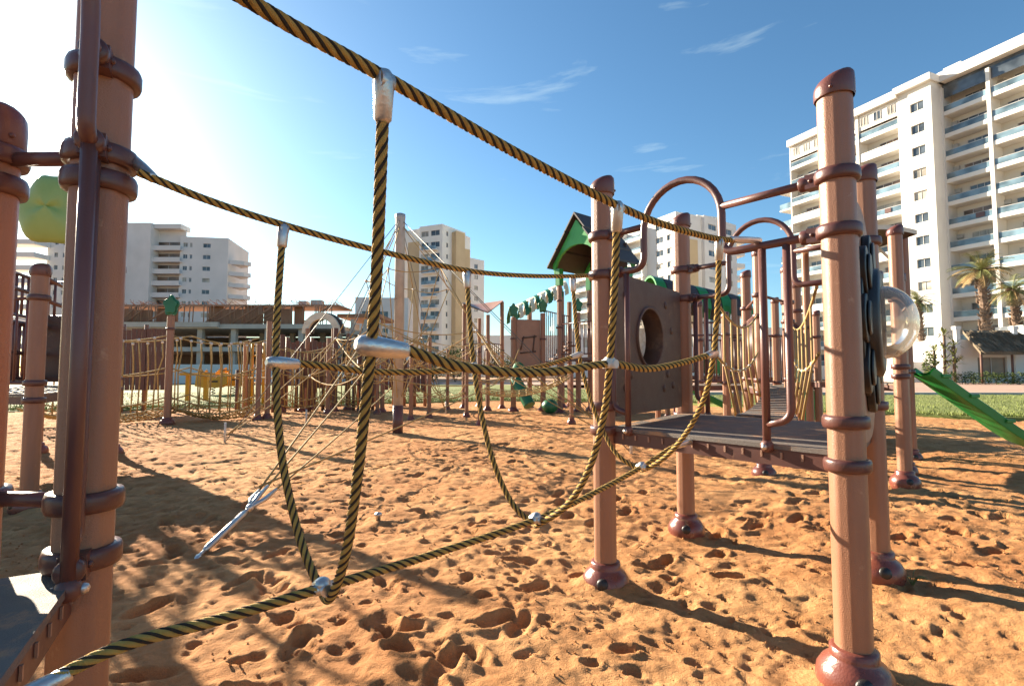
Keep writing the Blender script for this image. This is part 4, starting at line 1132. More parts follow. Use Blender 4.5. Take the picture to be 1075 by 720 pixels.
# tall green playhouse
th = thing("playhouse_tower", "tall tower with green gabled playhouse roof behind the rope bridge's right post", "play tower", (XU(622, 15), 15, 0))
rc = Vector((XU(624, 15.0), 15.0, 0)); wv = Vector((.65, -.76, 0)).normalized(); dv = Vector((.76, .65, 0)).normalized()
hc = [rc + wv * a_ * .75 + dv * c_ * .68 for a_, c_ in ((-1, -1), (1, -1), (1, 1), (-1, 1))]
for q in hc: post(th, q.x, q.y, 4.2, r=.075, cap=False, detail=False, clamps=[1.5, 2.5, 3.3])
deck_part(th, hc, 1.6, slots=False)
bars_panel(th, hc[0], hc[1], 1.7, 2.6, .13, .014)
hw = .95; ez, rz = 4.4, 5.6
M['brightgreen'] = mat('bright_green_plastic', (.06, .4, .08), (.045, .33, .06), rough=.4, scale=4)
b = MB()
for sgn in (-1, 1):
    for (f0, f1, lift, wd) in ((0, .42, .12, .85), (.36, .76, .06, .88), (.70, 1.1, 0, .91)):
        p0 = rc + wv * sgn * hw * f0 + Vector((0, 0, rz - (rz - ez) * f0 + lift)); p1 = rc + wv * sgn * hw * f1 + Vector((0, 0, rz - (rz - ez) * f1 + lift))
        b.obox(p0 - dv * wd, p1 - p0, dv * 2 * wd, (0, 0, .06))
b.build('roof', M['roofb'], th)
for sgn in (-1, 1):
    b = MB(); o_ = rc + dv * sgn * .76
    ol = [(-hw * 1.0, ez - .35), (-hw * .86, ez - .35)] + [(.9 * math.cos(math.pi - math.pi * k / 12), ez - .35 + .75 * math.sin(math.pi * k / 12)) for k in range(1, 12)] + [(hw * .86, ez - .35), (hw * 1.0, ez - .35), (hw * .98, ez), (0, rz - .05), (-hw * .98, ez)]
    # split into two convex-ish halves by strips from arch to slope
    k_ = 12; inner = [(.92 * hw * math.cos(math.pi - math.pi * k / k_), ez - .35 + .8 * math.sin(math.pi * k / k_)) for k in range(k_ + 1)]
    outer = []
    for k in range(k_ + 1):
        x_ = -hw + 2 * hw * k / k_; outer.append((x_, ez + (rz - ez) * (1 - abs(x_) / hw) - .03))
    vs = [o_ + wv * a_ + Vector((0, 0, c_)) for a_, c_ in inner] + [o_ + wv * a_ + Vector((0, 0, c_)) for a_, c_ in outer]
    vs += [p - dv * sgn * .08 for p in vs]
    n = k_ + 1; fs = []
    for k in range(k_):
        fs += [(k, k + 1, n + k + 1, n + k), (2 * n + k + 1, 2 * n + k, 3 * n + k, 3 * n + k + 1), (k + 1, k, 2 * n + k, 2 * n + k + 1)]
    fs += [(0, n, 3 * n, 2 * n), (k_, 2 * n + k_, 3 * n + k_, n + k_)]
    b.add(vs, fs); b.build('gable', M['brightgreen'], th)
b = MB(); b.obox(rc + dv * .66 - wv * .7 + Vector((0, 0, ez - .4)), wv * 1.4, dv * .04, (0, 0, 1.0)); b.build('back_panel', M['panel'], th)
for q in hc: MB().cbox((q.x, q.y, 4.0), (.17, .17, .5), .7).build('roof_leg', M['green'], th)

# striped tunnel tower behind the porthole panel
ts = thing("play_tower", "play tower roofed by a long row of green and dark hoops behind the porthole panel", "play tower", (XU(730, 12), 12, 0))
tp_ = [Vector((XU(690, 12), 12, 0)), Vector((XU(735, 12), 12, 0)), Vector((XU(772, 12), 12, 0)), Vector((XU(700, 13.4), 13.4, 0)), Vector((XU(775, 13.4), 13.4, 0))]
for q in tp_: post(ts, q.x, q.y, 2.9, r=.06, cap=False, detail=False, clamps=[1.3, 2.0])
striped_canopy(ts, (XU(682, 12.6), 12.6, 0), (XU(780, 12.8), 12.8, 0), .62, 2.95, 2.45, 9, ('green', 'roofb'))
deck_part(ts, [tp_[0], tp_[2], tp_[4], tp_[3]], 1.1, slots=False)
bars_panel(ts, tp_[0], tp_[1], 1.2, 2.35, .13, .016); bars_panel(ts, tp_[1], tp_[2], 1.2, 2.35, .13, .016)
b = MB(); b.obox(L3(tp_[1], tp_[2], .1, 1.15), (tp_[2] - tp_[1]) * .5, (0, -.05, 0), (0, 0, .35)); b.build('side_panel', M['green'], ts)
tr_ = thing("play_tower", "low play platform with long dark railings behind the plank bridge", "play tower", (XU(770, 9.4), 9.4, 0))
rq = [Vector((XU(u, y), y, 0)) for u, y in ((722, 9.2), (762, 9.0), (815, 9.3), (858, 9.6), (735, 10.6), (800, 10.6), (845, 10.8))]
for q, tp in zip(rq, (2.0, 2.2, 2.5, 2.3, 2.6, 2.4, 2.2)): post(tr_, q.x, q.y, tp, r=.06, detail=False, clamps=[1.85, 1.0])
for i, j in ((0, 1), (1, 2), (2, 3), (4, 5), (5, 6)): bars_panel(tr_, rq[i], rq[j], 1.02, 1.85, .13, .013)
deck_part(tr_, [rq[0], rq[3], rq[6], rq[4]], .95, slots=False)
b = MB(); b.obox(L3(rq[2], rq[3], .1, .3), (rq[3] - rq[2]) * .8, (0, .05, 0), (0, 0, .55)); b.build('side_panel', M['green'], tr_)
tl_ = thing("play_tower", "brown play tower with dark side panels and railings between the net bridge and the mast", "play tower", (XU(320, 15.4), 15.4, 0))
rq = [Vector((XU(u, y), y, 0)) for u, y in ((296, 15.2), (318, 15.6), (352, 15.3), (380, 15.8), (330, 16.4), (366, 16.2))]
for q, tp in zip(rq, (2.3, 1.9, 2.5, 2.0, 2.2, 2.4)): post(tl_, q.x, q.y, tp, r=.07, detail=False, cap=False, clamps=[1.6], material=M['wood'])
for i, j in ((0, 1), (2, 3), (4, 5)): bars_panel(tl_, rq[i], rq[j], .8, 1.6, .14, .016)
b = MB(); b.obox(L3(rq[1], rq[2], .06, .7), (rq[2] - rq[1]) * .88, (0, .05, 0), (0, 0, .8)); b.build('side_panel', M['wood'], tl_)
# green ramp far behind
rp_ = thing("slide", "short green slide on the sand under the hoop roofed tower", "slide", (XU(715, 11), 11, 0))
b = MB(); b.obox(Vector((XU(700, 11.3), 11.3, 1.0)), Vector((1.2, -.4, -.65)), Vector((.15, .45, 0)), Vector((.05, 0, .12))); b.build('chute', M['green'], rp_, bevel=.02)
b = MB()
for x in (.15, .9): b.bar(Vector((XU(700, 11.3) + x, 11.3, -.1)), Vector((XU(700, 11.3) + x, 11.3, .9 - x * .55)), .03, 8)
b.build('support', M['pipe'], rp_)

# slim posts and small net ropes scattered round the centre (net court)
nc = thing("net_court", "low court of slim brown posts with slack rope net behind the grey mast", "climbing net", (XU(450, 14), 14, 0))
qs = [(432, 13), (451, 13.5), (397, 14.5), (490, 14), (470, 16.5)]
for u, y in qs: post(nc, XU(u, y), y, 1.9 if u != 451 else 2.1, r=.05, cap=False, detail=False)
b = MB()
for i in range(len(qs)):
    for j in range(i + 1, len(qs)):
        p = Vector((XU(*qs[i]), qs[i][1], 0)); q = Vector((XU(*qs[j]), qs[j][1], 0))
        for z in (1.6, .95): b.tube(sagline(p + Vector((0, 0, z)), q + Vector((0, 0, z - .3)), .3), .012, 5)
b.build('slack_ropes', M['ropefar'], nc)
b = MB(); h0 = P(505, 408, 11); h1 = P(600, 392, 11.5)
for j in range(6):
    b.tube([h0.lerp(h1, k / 12) + Vector((0, .2 * j, -.22 * 4 * (k / 12) * (1 - k / 12) - .12 * math.sin(math.pi * j / 5))) for k in range(13)], .012, 5)
for k in range(1, 12):
    b.tube([h0.lerp(h1, k / 12) + Vector((0, .2 * j, -.22 * 4 * (k / 12) * (1 - k / 12) - .12 * math.sin(math.pi * j / 5))) for j in range(6)], .01, 5)
hm = thing("rope_hammock", "pale sagging rope hammock net strung low over the sand in the centre", "hammock", (h0.x, 11, 0))
b.build('net', M['ropefar'], hm)
for e_, dx in ((h0, -.05), (h1, .05)): post(hm, e_.x + dx, e_.y + .5, e_.z + .15, r=.05, cap=False, detail=False)

# ------------------------------------------------------------------ buildings
ZV = Vector((0, 0, 1))
def window_part(parent, o, d, n, w, h, frame='frame', pane='glass', mull=1):
    "a window: frame bars and pane in the reveal; o lower left corner on the pane plane"
    b = MB(); t_ = .06
    if pane == 'glass' and random.random() < .28: pane = 'curtain'
    b.obox(o, d * w, n * .02, ZV * h, 1)
    b.obox(o + n * .021, d * w, n * .05, ZV * t_, 0); b.obox(o + n * .021 + ZV * (h - t_), d * w, n * .05, ZV * t_, 0)
    for k in range(mull + 2):
        x = (w - t_) * k / (mull + 1); b.obox(o + n * .021 + d * x + ZV * t_, d * t_, n * .05, ZV * (h - 2 * t_), 0)
    return b.build('window', [M[frame], M[pane]], parent)
def facade(parent, mb, O, d, n, L, H0, fh, nf, opens, sill, head, mi=0, skip=(), pane='glass', top=None, mull=1):
    "wall of spandrels and piers with real openings; windows sit 0.22 m back"
    O, d, n = Vector(O), Vector(d).normalized(), Vector(n).normalized()
    th_ = .3; z = H0; back = O - n * th_
    ztop = H0 + nf * fh if top is None else top
    zs = H0
    for f in range(nf):
        z = H0 + f * fh
        mb.obox(back + ZV * zs, d * L, n * th_, ZV * (z + sill - zs), mi)
        x = 0.0
        for (a_, c_) in opens:
            mb.obox(back + d * x + ZV * (z + sill), d * (a_ - x), n * th_, ZV * (head - sill), mi)
            if f not in skip: window_part(parent, back + n * .08 + d * a_ + ZV * (z + sill), d, n, c_ - a_, head - sill, pane=pane, mull=mull)
            else: mb.obox(back + n * .05 + d * a_ + ZV * (z + sill), d * (c_ - a_), n * .2, ZV * (head - sill), mi)
            x = c_
        mb.obox(back + d * x + ZV * (z + sill), d * (L - x), n * th_, ZV * (head - sill), mi)
        zs = z + head
    mb.obox(back + ZV * zs, d * L, n * th_, ZV * (ztop - zs), mi)

def balcony_bay(parent, O, d, n, L, z, fh, depth=1.5, glass=True, pane='glass', wallm='shade', drs=1, kind='rail'):
    "one recessed balcony: slab, glass or white front, divider, back door window"
    b = MB()
    b.obox(O + ZV * (z - .22), d * L, -n * depth, ZV * .22, 0)                       # slab
    b.obox(O + ZV * z - n * .12, d * L, n * .12, ZV * .32, 0)                      # upstand
    if kind == 'rail':
        b.obox(O + ZV * (z + .32) - n * .07 + d * .03, d * (L - .06), n * .025, ZV * .72, 1)
        b.obox(O + ZV * (z + 1.05) - n * .09, d * L, n * .06, ZV * .06, 2)
        k = max(2, int(L / 1.2))
        for j in range(k + 1): b.obox(O + ZV * (z + .32) - n * .09 + d * ((L - .05) * j / k), d * .05, n * .019, ZV * .73, 2)
    else:
        b.obox(O + ZV * (z + .32) - n * .12, d * L, n * .12, ZV * .7, 0)
    b.build('balcony', [M['white'], M['rail'], M['frame']], parent)
    window_part(parent, O - n * (depth - .03) + d * L * .16 + ZV * (z + .02), d, n, L * random.choice([.5, .6, .68]), 2.15, pane=random.choice([pane, pane, 'brownglass']), mull=2)
    if random.random() < .5:
        c = MB(); c.obox(O - n * (depth - .05) + d * L * .86 + ZV * (z + 1.7), d * .7, n * .3, ZV * .5); c.build('air_conditioner', M['frame'], parent)

# right tower
RC = Vector((54.8, 65.0, 0)); rd = Vector((-.385, .923, 0)).normalized(); rn = Vector((-rd.y, rd.x, 0))
if rn.dot(Vector((-1, 0, 0))) < 0: rn = -rn
TH = 39.8; FH = 3.02; NF = 12
rt = thing("apartment_tower", "large white apartment tower with glass balconies, nearest building at the right edge", "building", tuple(RC))
wb = MB()
# corner block with its column of windows
facade(rt, wb, RC, rd, rn, 3.9, 1.8, FH, NF, [(.9, 2.5)], .95, 2.15, top=TH - .6)
wb.obox(RC + rd * 0 - rn * 12.3, rn * 12.0, rd * .3, ZV * (TH - .6))
# left wing: recessed balcony bays
LW = 17.0
O0 = RC + rd * 3.9
wb.obox(O0 - rn * 2.2, rd * LW, rn * .3, ZV * (TH - 1.0))
for f in range(NF + 1):
    z = 1.8 + f * FH - .0
    top_f = f == NF
    for k in range(3):
        L_ = LW / 3
        o_ = O0 + rd * (k * L_)
        if z + 1.2 < TH - 1.5 and not top_f:
            balcony_bay(rt, o_ + rd * .18, rd, rn, L_ - .36, z, FH, 1.85, kind='rail' if (f + k) % 5 else 'wall')
for k in range(4):
    o_ = O0 + rd * (k * LW / 3 - (.18 if k else 0)) - rn * 1.9
    wb.obox(o_, rd * (.36 if 0 < k < 3 else .18), rn * (1.9 if k in (0, 3) else 2.02), ZV * (TH - 1.0))
wb.obox(O0 - rn * 2.2, rd * LW, rn * 2.5, ZV * 1.55 )
wb.obox(O0 - rn * 6 + ZV * (TH - 1.0), rd * LW, rn * 6.6, ZV * 1.1)           # roof slab with overhang
wb.obox(RC - rn * 6 - rd * .3 + ZV * (TH - .6), rd * 4.5, rn * 6.7, ZV * .9)
# upper clerestory row of the left wing
# body mass behind
wb.obox(RC - rn * 14 + rd * .3, rd * (3.9 + LW - .3), rn * 11.7, ZV * (TH - 2))
# right wing, set back
RWs = 2.2; RW = 20.0
O1 = RC - rd * RW - rn * RWs
wb.obox(O1 - rn * 2.3, rd * RW, rn * .3, ZV * (TH + .2))
for f in range(NF):
    z = 1.8 + f * FH
    for k in range(4):
        L_ = RW / 4
        balcony_bay(rt, O1 + rd * (k * L_ + .2), rd, rn, L_ - .4, z, FH, 1.95, kind='rail')
for k in range(5):
    o_ = O1 + rd * (k * RW / 4 - (.2 if k else 0)) - rn * 2.0
    wb.obox(o_, rd * (.4 if 0 < k < 4 else .2), rn * 2.12, ZV * (TH - 1.2))
wb.obox(O1 - rn * 8 + ZV * (TH - .6), rd * RW, rn * 8.7, ZV * 1.3)
wb.obox(O1 - rn * 2.3, rd * RW, rn * 2.4, ZV * 1.55)
wb.obox(O1 - rn * 12, rd * RW, rn * 9.6, ZV * (TH - 1))
wb.build('wall', M['white'], rt)
for (f, k, cols) in ((8, 1, 'yellow'), (5, 2, 'cream'), (3, 0, 'leafg'), (6, 3, 'clamp')):
    b = MB(); o_ = O1 + rd * (k * RW / 4 + 1.0) + ZV * (1.8 + f * FH + .45); b.obox(o_ + rn * .02, rd * .9, rn * .03, ZV * .6); b.build('laundry', M[cols], rt)
for (f, k, cols) in ((8, 1, 'yellow'), (7, 0, 'clamp'), (4, 2, 'cream')):
    b = MB(); o_ = O0 + rd * (k * LW / 3 + 1.5) + ZV * (1.8 + f * FH + .4); b.obox(o_ + rn * .02, rd * .8, rn * .03, ZV * .62); b.build('laundry', M[cols], rt)
gb_ = MB(); gb_.obox(O1 - rn * .3 + ZV * (TH - 2.6), rd * RW, rn * .05, ZV * 1.9); gb_.build('penthouse_glazing', M['glass'], rt)
for k in range(9):
    window_part(rt, O0 - rn * .05 + rd * (k * 1.85 + .5) + ZV * (TH - 1.0 - 1.75), rd, rn, 1.0, 1.3)
cw = MB(); cw.obox(O0 - rn * .3 + ZV * (TH - 1.0 - 2.3), rd * LW, rn * .24, ZV * 2.25); cw.build('attic_wall', M['white'], rt)
# end balconies at the far end
O2 = O0 + rd * (LW + .02) - rn * 1.0
for f in range(1, NF - 1):
    z = 1.8 + f * FH
    b = MB(); b.obox(O2 + ZV * (z - .2), rd * 3.0, -rn * 3.2, ZV * .22); b.obox(O2 + ZV * z, rd * 2.9, -rn * .05, ZV * 1.0, 1); b.obox(O2 + rd * 2.95 + ZV * z, -rd * .05, -rn * 3.0, ZV * 1.0, 1)
    b.build('end_balcony', [M['white'], M['rail']], rt)
b = MB(); b.obox(O2 - rn * 1.6, rd * 1.2, -rn * 6, ZV * (TH - 4.5)); b.build('end_wall', M['white2'], rt)
b = MB(); b.obox(RC - rn * 4 - rd * 1.5 + ZV * TH, rd * 2, -rn * 3, ZV * 2.2); b.build('roof_room', M['white'], rt)

def apartment(name, label, corner, dl, ll, dr, lr, fh, nf, opl, opr, wall='white2', base=0, sill=.95, head=2.2, extra=None, skipl=(), pane='glass', skipr=()):
    "block whose nearest corner is given; left face along dl, right face along dr"
    Cn = Vector((corner[0], corner[1], 0)); dl = Vector((dl[0], dl[1], 0)).normalized(); dr = Vector((dr[0], dr[1], 0)).normalized()
    o = thing(name, label, "building", tuple(Cn))
    nl = Vector((dl.y, -dl.x, 0)); nl = nl if nl.dot(Vector((Cn.x, Cn.y, 0))) < 0 or nl.dot(dr) < 0 else -nl
    if nl.dot(dr) > 0: nl = -nl
    nr = Vector((dr.y, -dr.x, 0)); 
    if nr.dot(dl) > 0: nr = -nr
    b = MB(); T = base + nf * fh + 1.0
    facade(o, b, Cn, dl, nl, ll, base, fh, nf, opl, sill, head, top=T, pane=pane, skip=skipl)
    facade(o, b, Cn + dr * .001, dr, nr, lr, base, fh, nf, opr, sill, head, top=T, pane=pane, skip=skipr)
    p = Cn + dl * .31 + dr * .31
    b.obox(p + ZV * (T - .9), dl * (ll - .35), dr * (lr - .35), ZV * .5)
    b.obox(Cn + dl * (ll - .3), dl * .3, dr * lr, ZV * T); b.obox(Cn + dr * (lr - .3) + dl * .01, dr * .299, dl * (ll - .32), ZV * T)
    b.build('wall', M[wall], o)
    return o, Cn, dl, nl, dr, nr, T

# left block (grey white, in its own shade)
LY = 128.0
lc = (XU(178, LY), LY)
def simple_block(parent, mb, u0, u1, Y0, Y1, ztop, depth=14, zb=0):
    p = Vector((XU(u0, Y0), Y0, zb)); q = Vector((XU(u1, Y1), Y1, zb)); d = q - p; mb.obox(p, d, Vector((-d.y, d.x, 0)).normalized() * depth, ZV * (ztop - zb)); return p, q
def hz(v, Y): return CAMZ + (ray(537, v).z / ray(537, v).y) * Y
lb = thing("apartment_block", "grey white apartment block with brown balconies behind the construction site at the left", "building", (XU(190, LY), LY, 0))
b = MB()
T1 = hz(235, LY)
def face_block(u0, u1, Y0, Y1, ztop, opens_frac, nf, fh, z0, sill, head, pane, depth=16, th_skip=()):
    p = Vector((XU(u0, Y0), Y0, 0)); q = Vector((XU(u1, Y1), Y1, 0)); d = (q - p); L_ = d.length; d.normalize(); n = Vector((d.y, -d.x, 0))
    if n.y > 0: n = -n
    facade(lb_cur, b, p, d, n, L_, z0, fh, nf, [(a_ * L_, c_ * L_) for a_, c_ in opens_frac], sill, head, top=ztop, pane=pane)
    b.obox(p - n * depth, d * L_, n * .3, ZV * ztop); b.obox(p - n * (depth - .3), d * .3, n * (depth - .6), ZV * ztop); b.obox(q - d * .3 - n * (depth - .3), d * .3, n * (depth - .6), ZV * ztop)
    b.obox(p + d * .31 - n * .31 + ZV * (ztop - 1), d * (L_ - .62), -n * (depth - .65), ZV * .4)
    return p, q, d, n
lb_cur = lb
FHL = 3.0
f0 = T1 - 10 * FHL - .4
# blind end wall, balcony bay, window wall
pA, qA, dA, nA = face_block(100, 153, LY - 1, LY - 1, T1, [], 0, FHL, 0, .9, 2.1, 'glass')
pB, qB, dB, nB = face_block(185, 236, LY + 1, LY + 3, hz(247, LY), [(.06, .15), (.2, .25), (.47, .63)], 9, FHL, hz(247, LY) - 9 * FHL - .6, .9, 2.0, 'glass')
pC = Vector((XU(153.2, LY), LY, 0)); wC = XU(185, LY) - XU(153.4, LY)
b.obox(pC + Vector((0, 2.2, 0)), Vector((wC, 0, 0)), Vector((0, .3, 0)), ZV * (T1 - 1))
b.obox(pC + ZV * (T1 - 1.2), Vector((wC, 0, 0)), Vector((0, 4, 0)), ZV * 1.2)
b.build('wall', M['white2'], lb)
for f in range(9):
    z = hz(247, LY) - 9 * FHL - .6 + f * FHL
    c = MB(); c.obox(pC + ZV * (z - .2), Vector((wC, 0, 0)), Vector((0, 2.1, 0)), ZV * .25); c.obox(pC + ZV * (z + .05), Vector((wC, 0, 0)), Vector((0, .12, 0)), ZV * .95)
    c.build('balcony', M['white2'], lb)
    window_part(lb, pC + Vector((.6, 2.1, z + .06)), Vector((1, 0, 0)), Vector((0, -1, 0)), wC * .75, 2.3, pane='brownglass', mull=1)
    # pointed balconies at the right end
    c = MB(); q = qB + Vector((.02, .5, z)); ww_ = (3.2 + .0 * f)
    ol = [Vector((0, 0, 0)), Vector((ww_, 1.5, 0)), Vector((ww_ + 1.0, 3.2, 0)), Vector((0, 6, 0))]
    if f < 8:
        c.add([q + p for p in ol] + [q + p + ZV * .22 for p in ol], [(3, 2, 1, 0), (4, 5, 6, 7), (0, 1, 5, 4), (1, 2, 6, 5), (2, 3, 7, 6), (3, 0, 4, 7)])
        c.obox(q + Vector((.05, .1, .22)), Vector((ww_ - .1, 1.45, 0)), Vector((0, .1, 0)), ZV * .85); c.obox(q + Vector((ww_ - .05, 1.6, .22)), Vector((1.0, 1.6, 0)), Vector((-.1, 0, 0)), ZV * .85)
        c.build('end_balcony', M['white2'], lb)
# second block, further left behind the posts
lb2 = thing("apartment_block", "pale apartment block with small paired windows seen between the two left posts", "building", (XU(45, 120), 120, 0)); lb_cur = lb2; b = MB()
face_block(44, 98, 120, 122, hz(243, 120), [(.14, .21), (.3, .37), (.6, .67), (.78, .85)], 9, 3.0, hz(243, 120) - 28, .9, 2.0, 'glass')
b.build('wall', M['white2'], lb2)
for f in range(9):
    z = hz(238, 116) - 28 + 3 * f
    c = MB(); c.obox(Vector((XU(-4, 116), 116, z)), Vector((XU(30, 116) - XU(-4, 116), 0, 0)), Vector((0, 4, 0)), ZV * 1.1); c.build('balcony', M['white'], lb2)

# centre tower with ochre stripes
CY = 138.0
ct = thing("apartment_tower", "tall white apartment tower with ochre stripes behind the grey mast", "building", (XU(462, CY), CY, 0)); lb_cur = ct
b = MB()
TC = hz(235, CY)
pL, qL, dL, nL = face_block(439, 463.5, CY + 3, CY, TC, [(.08, .4), (.5, .88)], 12, 3.2, TC - 12 * 3.2 - .6, .8, 2.3, 'glass')
b.build('wall', M['white'], ct)
b = MB()
pR, qR, dR, nR = face_block(463.6, 488, CY + .2, CY + 9, TC, [(.12, .24), (.5, .58), (.62, .7)], 12, 3.2, TC - 12 * 3.2 - .6, .9, 2.2, 'glass')
b.build('wall', M['white'], ct)
b = MB()
for (u0, u1, y0, y1, vt) in ((478, 487.5, CY + 3.5, CY + 6, 240), (485, 493, CY + 7, CY + 9, 255)):
    simple_block(ct, b, u0, u1, y0 - 1.0, y1 - 1.0, hz(vt, CY), 9)
simple_block(ct, b, 427, 440, CY + 5, CY + 3.5, hz(250, CY), 8)
b.build('ochre_pier', M['tanwall'], ct)
b = MB(); lb_cur = ct
face_block(493, 508, CY + 10, CY + 14, hz(262, CY), [(.3, .55)], 11, 3.2, hz(262, CY) - 11 * 3.2 - .6, .9, 2.2, 'glass'); b.build('rear_wall', M['white2'], ct)
for f in range(11):
    z = TC - 12 * 3.2 - .6 + f * 3.2
    c = MB(); o_ = pL + dL * 1.5 + nL * 1.2; c.obox(o_ + ZV * (z - .2), dL * 4.6, -nL * 1.2, ZV * .22); c.obox(o_ + ZV * z, dL * 4.6, -nL * .06, ZV * .95, 1); c.build('balcony', [M['white'], M['rail']], ct)
# centre right building with ochre face
ry = 112.0
cr = thing("apartment_block", "white and ochre apartment block with long balconies behind the hoop rail", "building", (XU(712, ry), ry, 0)); lb_cur = cr
b = MB(); TR = hz(222, ry)
p1, q1, d1, n1 = face_block(604, 712, ry + 36, ry, TR, [(.84, .9), (.93, .97)], 12, 3.05, TR - 12 * 3.05 - .8, .9, 2.2, 'glass', 6)
b.build('wall', M['white'], cr)
b = MB(); p2, q2, d2, n2 = face_block(712.2, 742, ry, ry + 3, TR - .3, [(.25, .4), (.7, .85)], 0, 3.05, 0, .9, 2.2, 'glass'); b.build('front_wall', M['white2'], cr)
b = MB(); lb_cur = cr; face_block(742.2, 776, ry + 2, ry + 10, TR - .2, [(.12, .36), (.62, .86)], 10, 3.05, TR - 31.5, .9, 2.2, 'glass'); b.build('front_wall', M['white2'], cr)
b = MB(); b.obox(p2 + n2 * .05 + d2 * 1.2 + ZV * 3, d2 * 4.4, n2 * .4, ZV * (TR - 9)); b.build('ochre_pier', M['tanwall'], cr)
for f in range(11):
    z = TR - 12 * 3.05 - .8 + (f + 1) * 3.05
    Lq = (q1 - p1).length
    c = MB(); o_ = p1 + n1 * 1.5 + d1 * Lq * .05
    c.obox(o_ + ZV * (z - .22), d1 * Lq * .72, -n1 * 1.5, ZV * .25); c.obox(o_ + ZV * (z + .03), d1 * Lq * .72, -n1 * .1, ZV * .5); c.obox(o_ - n1 * .03 + ZV * (z + .53), d1 * Lq * .72, -n1 * .04, ZV * .5, 1)
    for k in range(5): c.obox(o_ + d1 * Lq * .72 * k / 4 * .98 + ZV * (z + .03), d1 * .3, -n1 * 1.5, ZV * 2.7)
    c.build('balcony', [M['white'], M['rail']], cr)
    c = MB(); o_ = q1 * 0 + Vector((XU(776.3, ry + 12), ry + 12, z)); c.obox(o_ - ZV * .2, Vector((2.4, 1, 0)), Vector((-1, 5, 0)), ZV * .22); c.obox(o_, Vector((2.4, 1, 0)), Vector((0, .1, 0)), ZV * .9); c.build('end_balcony', [M['white'], M['rail']], cr)
b = MB(); simple_block(cr, b, 735, 758, ry + 8, ry + 10, hz(214, ry), 6); b.build('roof_room', M['white'], cr)
# low white buildings in the far centre
lw = thing("low_building", "low white building on the horizon just left of the grey mast", "building", (XU(395, 95), 95, 0)); lb_cur = lw; b = MB()
face_block(372, 428, 95, 96, hz(312, 95), [(.12, .3), (.45, .62), (.75, .92)], 4, 3.2, .6, .9, 2.3, 'glass', 10); b.build('wall', M['white2'], lw)
lw2 = thing("low_building", "low white building behind the far shade canopy", "building", (XU(540, 120), 120, 0)); lb_cur = lw2; b = MB()
face_block(508, 600, 120, 120, hz(352, 120), [(.1, .2), (.35, .45), (.6, .7), (.82, .92)], 2, 3.2, 1, .9, 2.3, 'glass', 10); b.build('wall', M['white'], lw2)
lw3 = thing("low_building", "long low white building behind the dark railings right of centre", "building", (XU(720, 70), 70, 0)); lb_cur = lw3; b = MB()
face_block(600, 850, 72, 70, hz(345, 72), [(.05, .12), (.2, .27), (.35, .42), (.5, .57), (.66, .73), (.82, .9)], 2, 3.3, .4, .9, 2.3, 'glass', 10); b.build('wall', M['white'], lw3)

# construction site
KY = 57.0
cs_ = thing("construction_frame", "unfinished concrete frame building with rust brown formwork on its top floor", "building", (XU(250, KY), KY, 0))
x0, x1 = XU(60, KY), XU(352, KY)
cb2 = MB()
for z in (hz(367, KY), hz(343, KY)):
    cb2.obox((x0, KY, z - .2), (x1 - x0, 0, 0), (0, 14, 0), (0, 0, .5))
cb2.obox((x0, KY - .4, hz(343, KY) - .05), (18, 0, 0), (0, .39, 0), (0, 0, .55))
cb2.build('slab', M['concrete'], cs_)
n = 9
for k in range(n):
    x = x0 + (x1 - x0 - .6) * k / (n - 1)
    for (yy) in (KY + .5, KY + 7):
        c = MB(); c.obox((x, yy, -.2), (.55, 0, 0), (0, .55, 0), (0, 0, hz(343, KY))); c.build('column', M['concrete'], cs_)
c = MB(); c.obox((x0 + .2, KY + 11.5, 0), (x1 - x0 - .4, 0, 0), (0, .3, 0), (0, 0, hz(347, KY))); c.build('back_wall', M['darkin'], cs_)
c = MB(); ztop = hz(318, KY); zb_ = hz(343, KY) + .35
x = x0
while x < x1 - 1:
    w = random.uniform(1.2, 2.6)
    if random.random() < .8: c.obox((x, KY + 1.2 + random.uniform(0, .8), zb_), (w - .06, 0, 0), (0, .12, 0), (0, 0, (ztop - zb_) * random.uniform(.72, .98)))
    x += w
c.obox((x0, KY + .9, ztop - .25), (x1 - x0, 0, 0), (0, 5, 0), (0, 0, .18))
c.build('formwork', M['form'], cs_)
for k in range(60):
    x = random.uniform(x0, x1); MB().bar((x, KY + .6, zb_), (x + random.uniform(-.1, .1), KY + .6, ztop - .2), .06, 5).build('prop', M['form'], cs_)
for k in range(16):
    x = random.uniform(x0, x1 - 3); MB().bar((x, KY + .45, zb_), (x + random.uniform(2, 3.5), KY + .45, ztop - .3), .07, 5).build('brace', M['form'], cs_)
c = MB()
for k in range(140):
    x = random.uniform(x0, x1); c.bar((x, KY + random.uniform(.9, 5), ztop - .1), (x + random.uniform(-.1, .1), KY + 2, ztop + random.uniform(.2, .7)), .03, 4)
o = c.build('rebar', M['form'], cs_); o["kind"] = 'stuff'
c = MB(); c.obox((XU(310, KY), KY + 4, ztop), (1.2, 0, 0), (0, 1.2, 0), (0, 0, .9)); c.obox((XU(296, KY), KY + 4, ztop), (.9, 0, 0), (0, 1.2, 0), (0, 0, .8)); c.build('roof_box', M['concrete'], cs_)
cs2 = thing("construction_frame", "smaller open concrete frame with bare slabs right of the rust brown formwork", "building", (XU(372, KY + 3), KY + 3, 0))
xa, xb = XU(353, KY + 3), XU(398, KY + 3)
for z in (hz(330, KY), hz(349, KY), hz(366, KY)):
    c = MB(); c.obox((xa, KY + 3, z), (xb - xa, 0, 0), (0, 8, 0), (0, 0, .4)); c.build('slab', M['concrete' if z < 6 else 'form'], cs2)
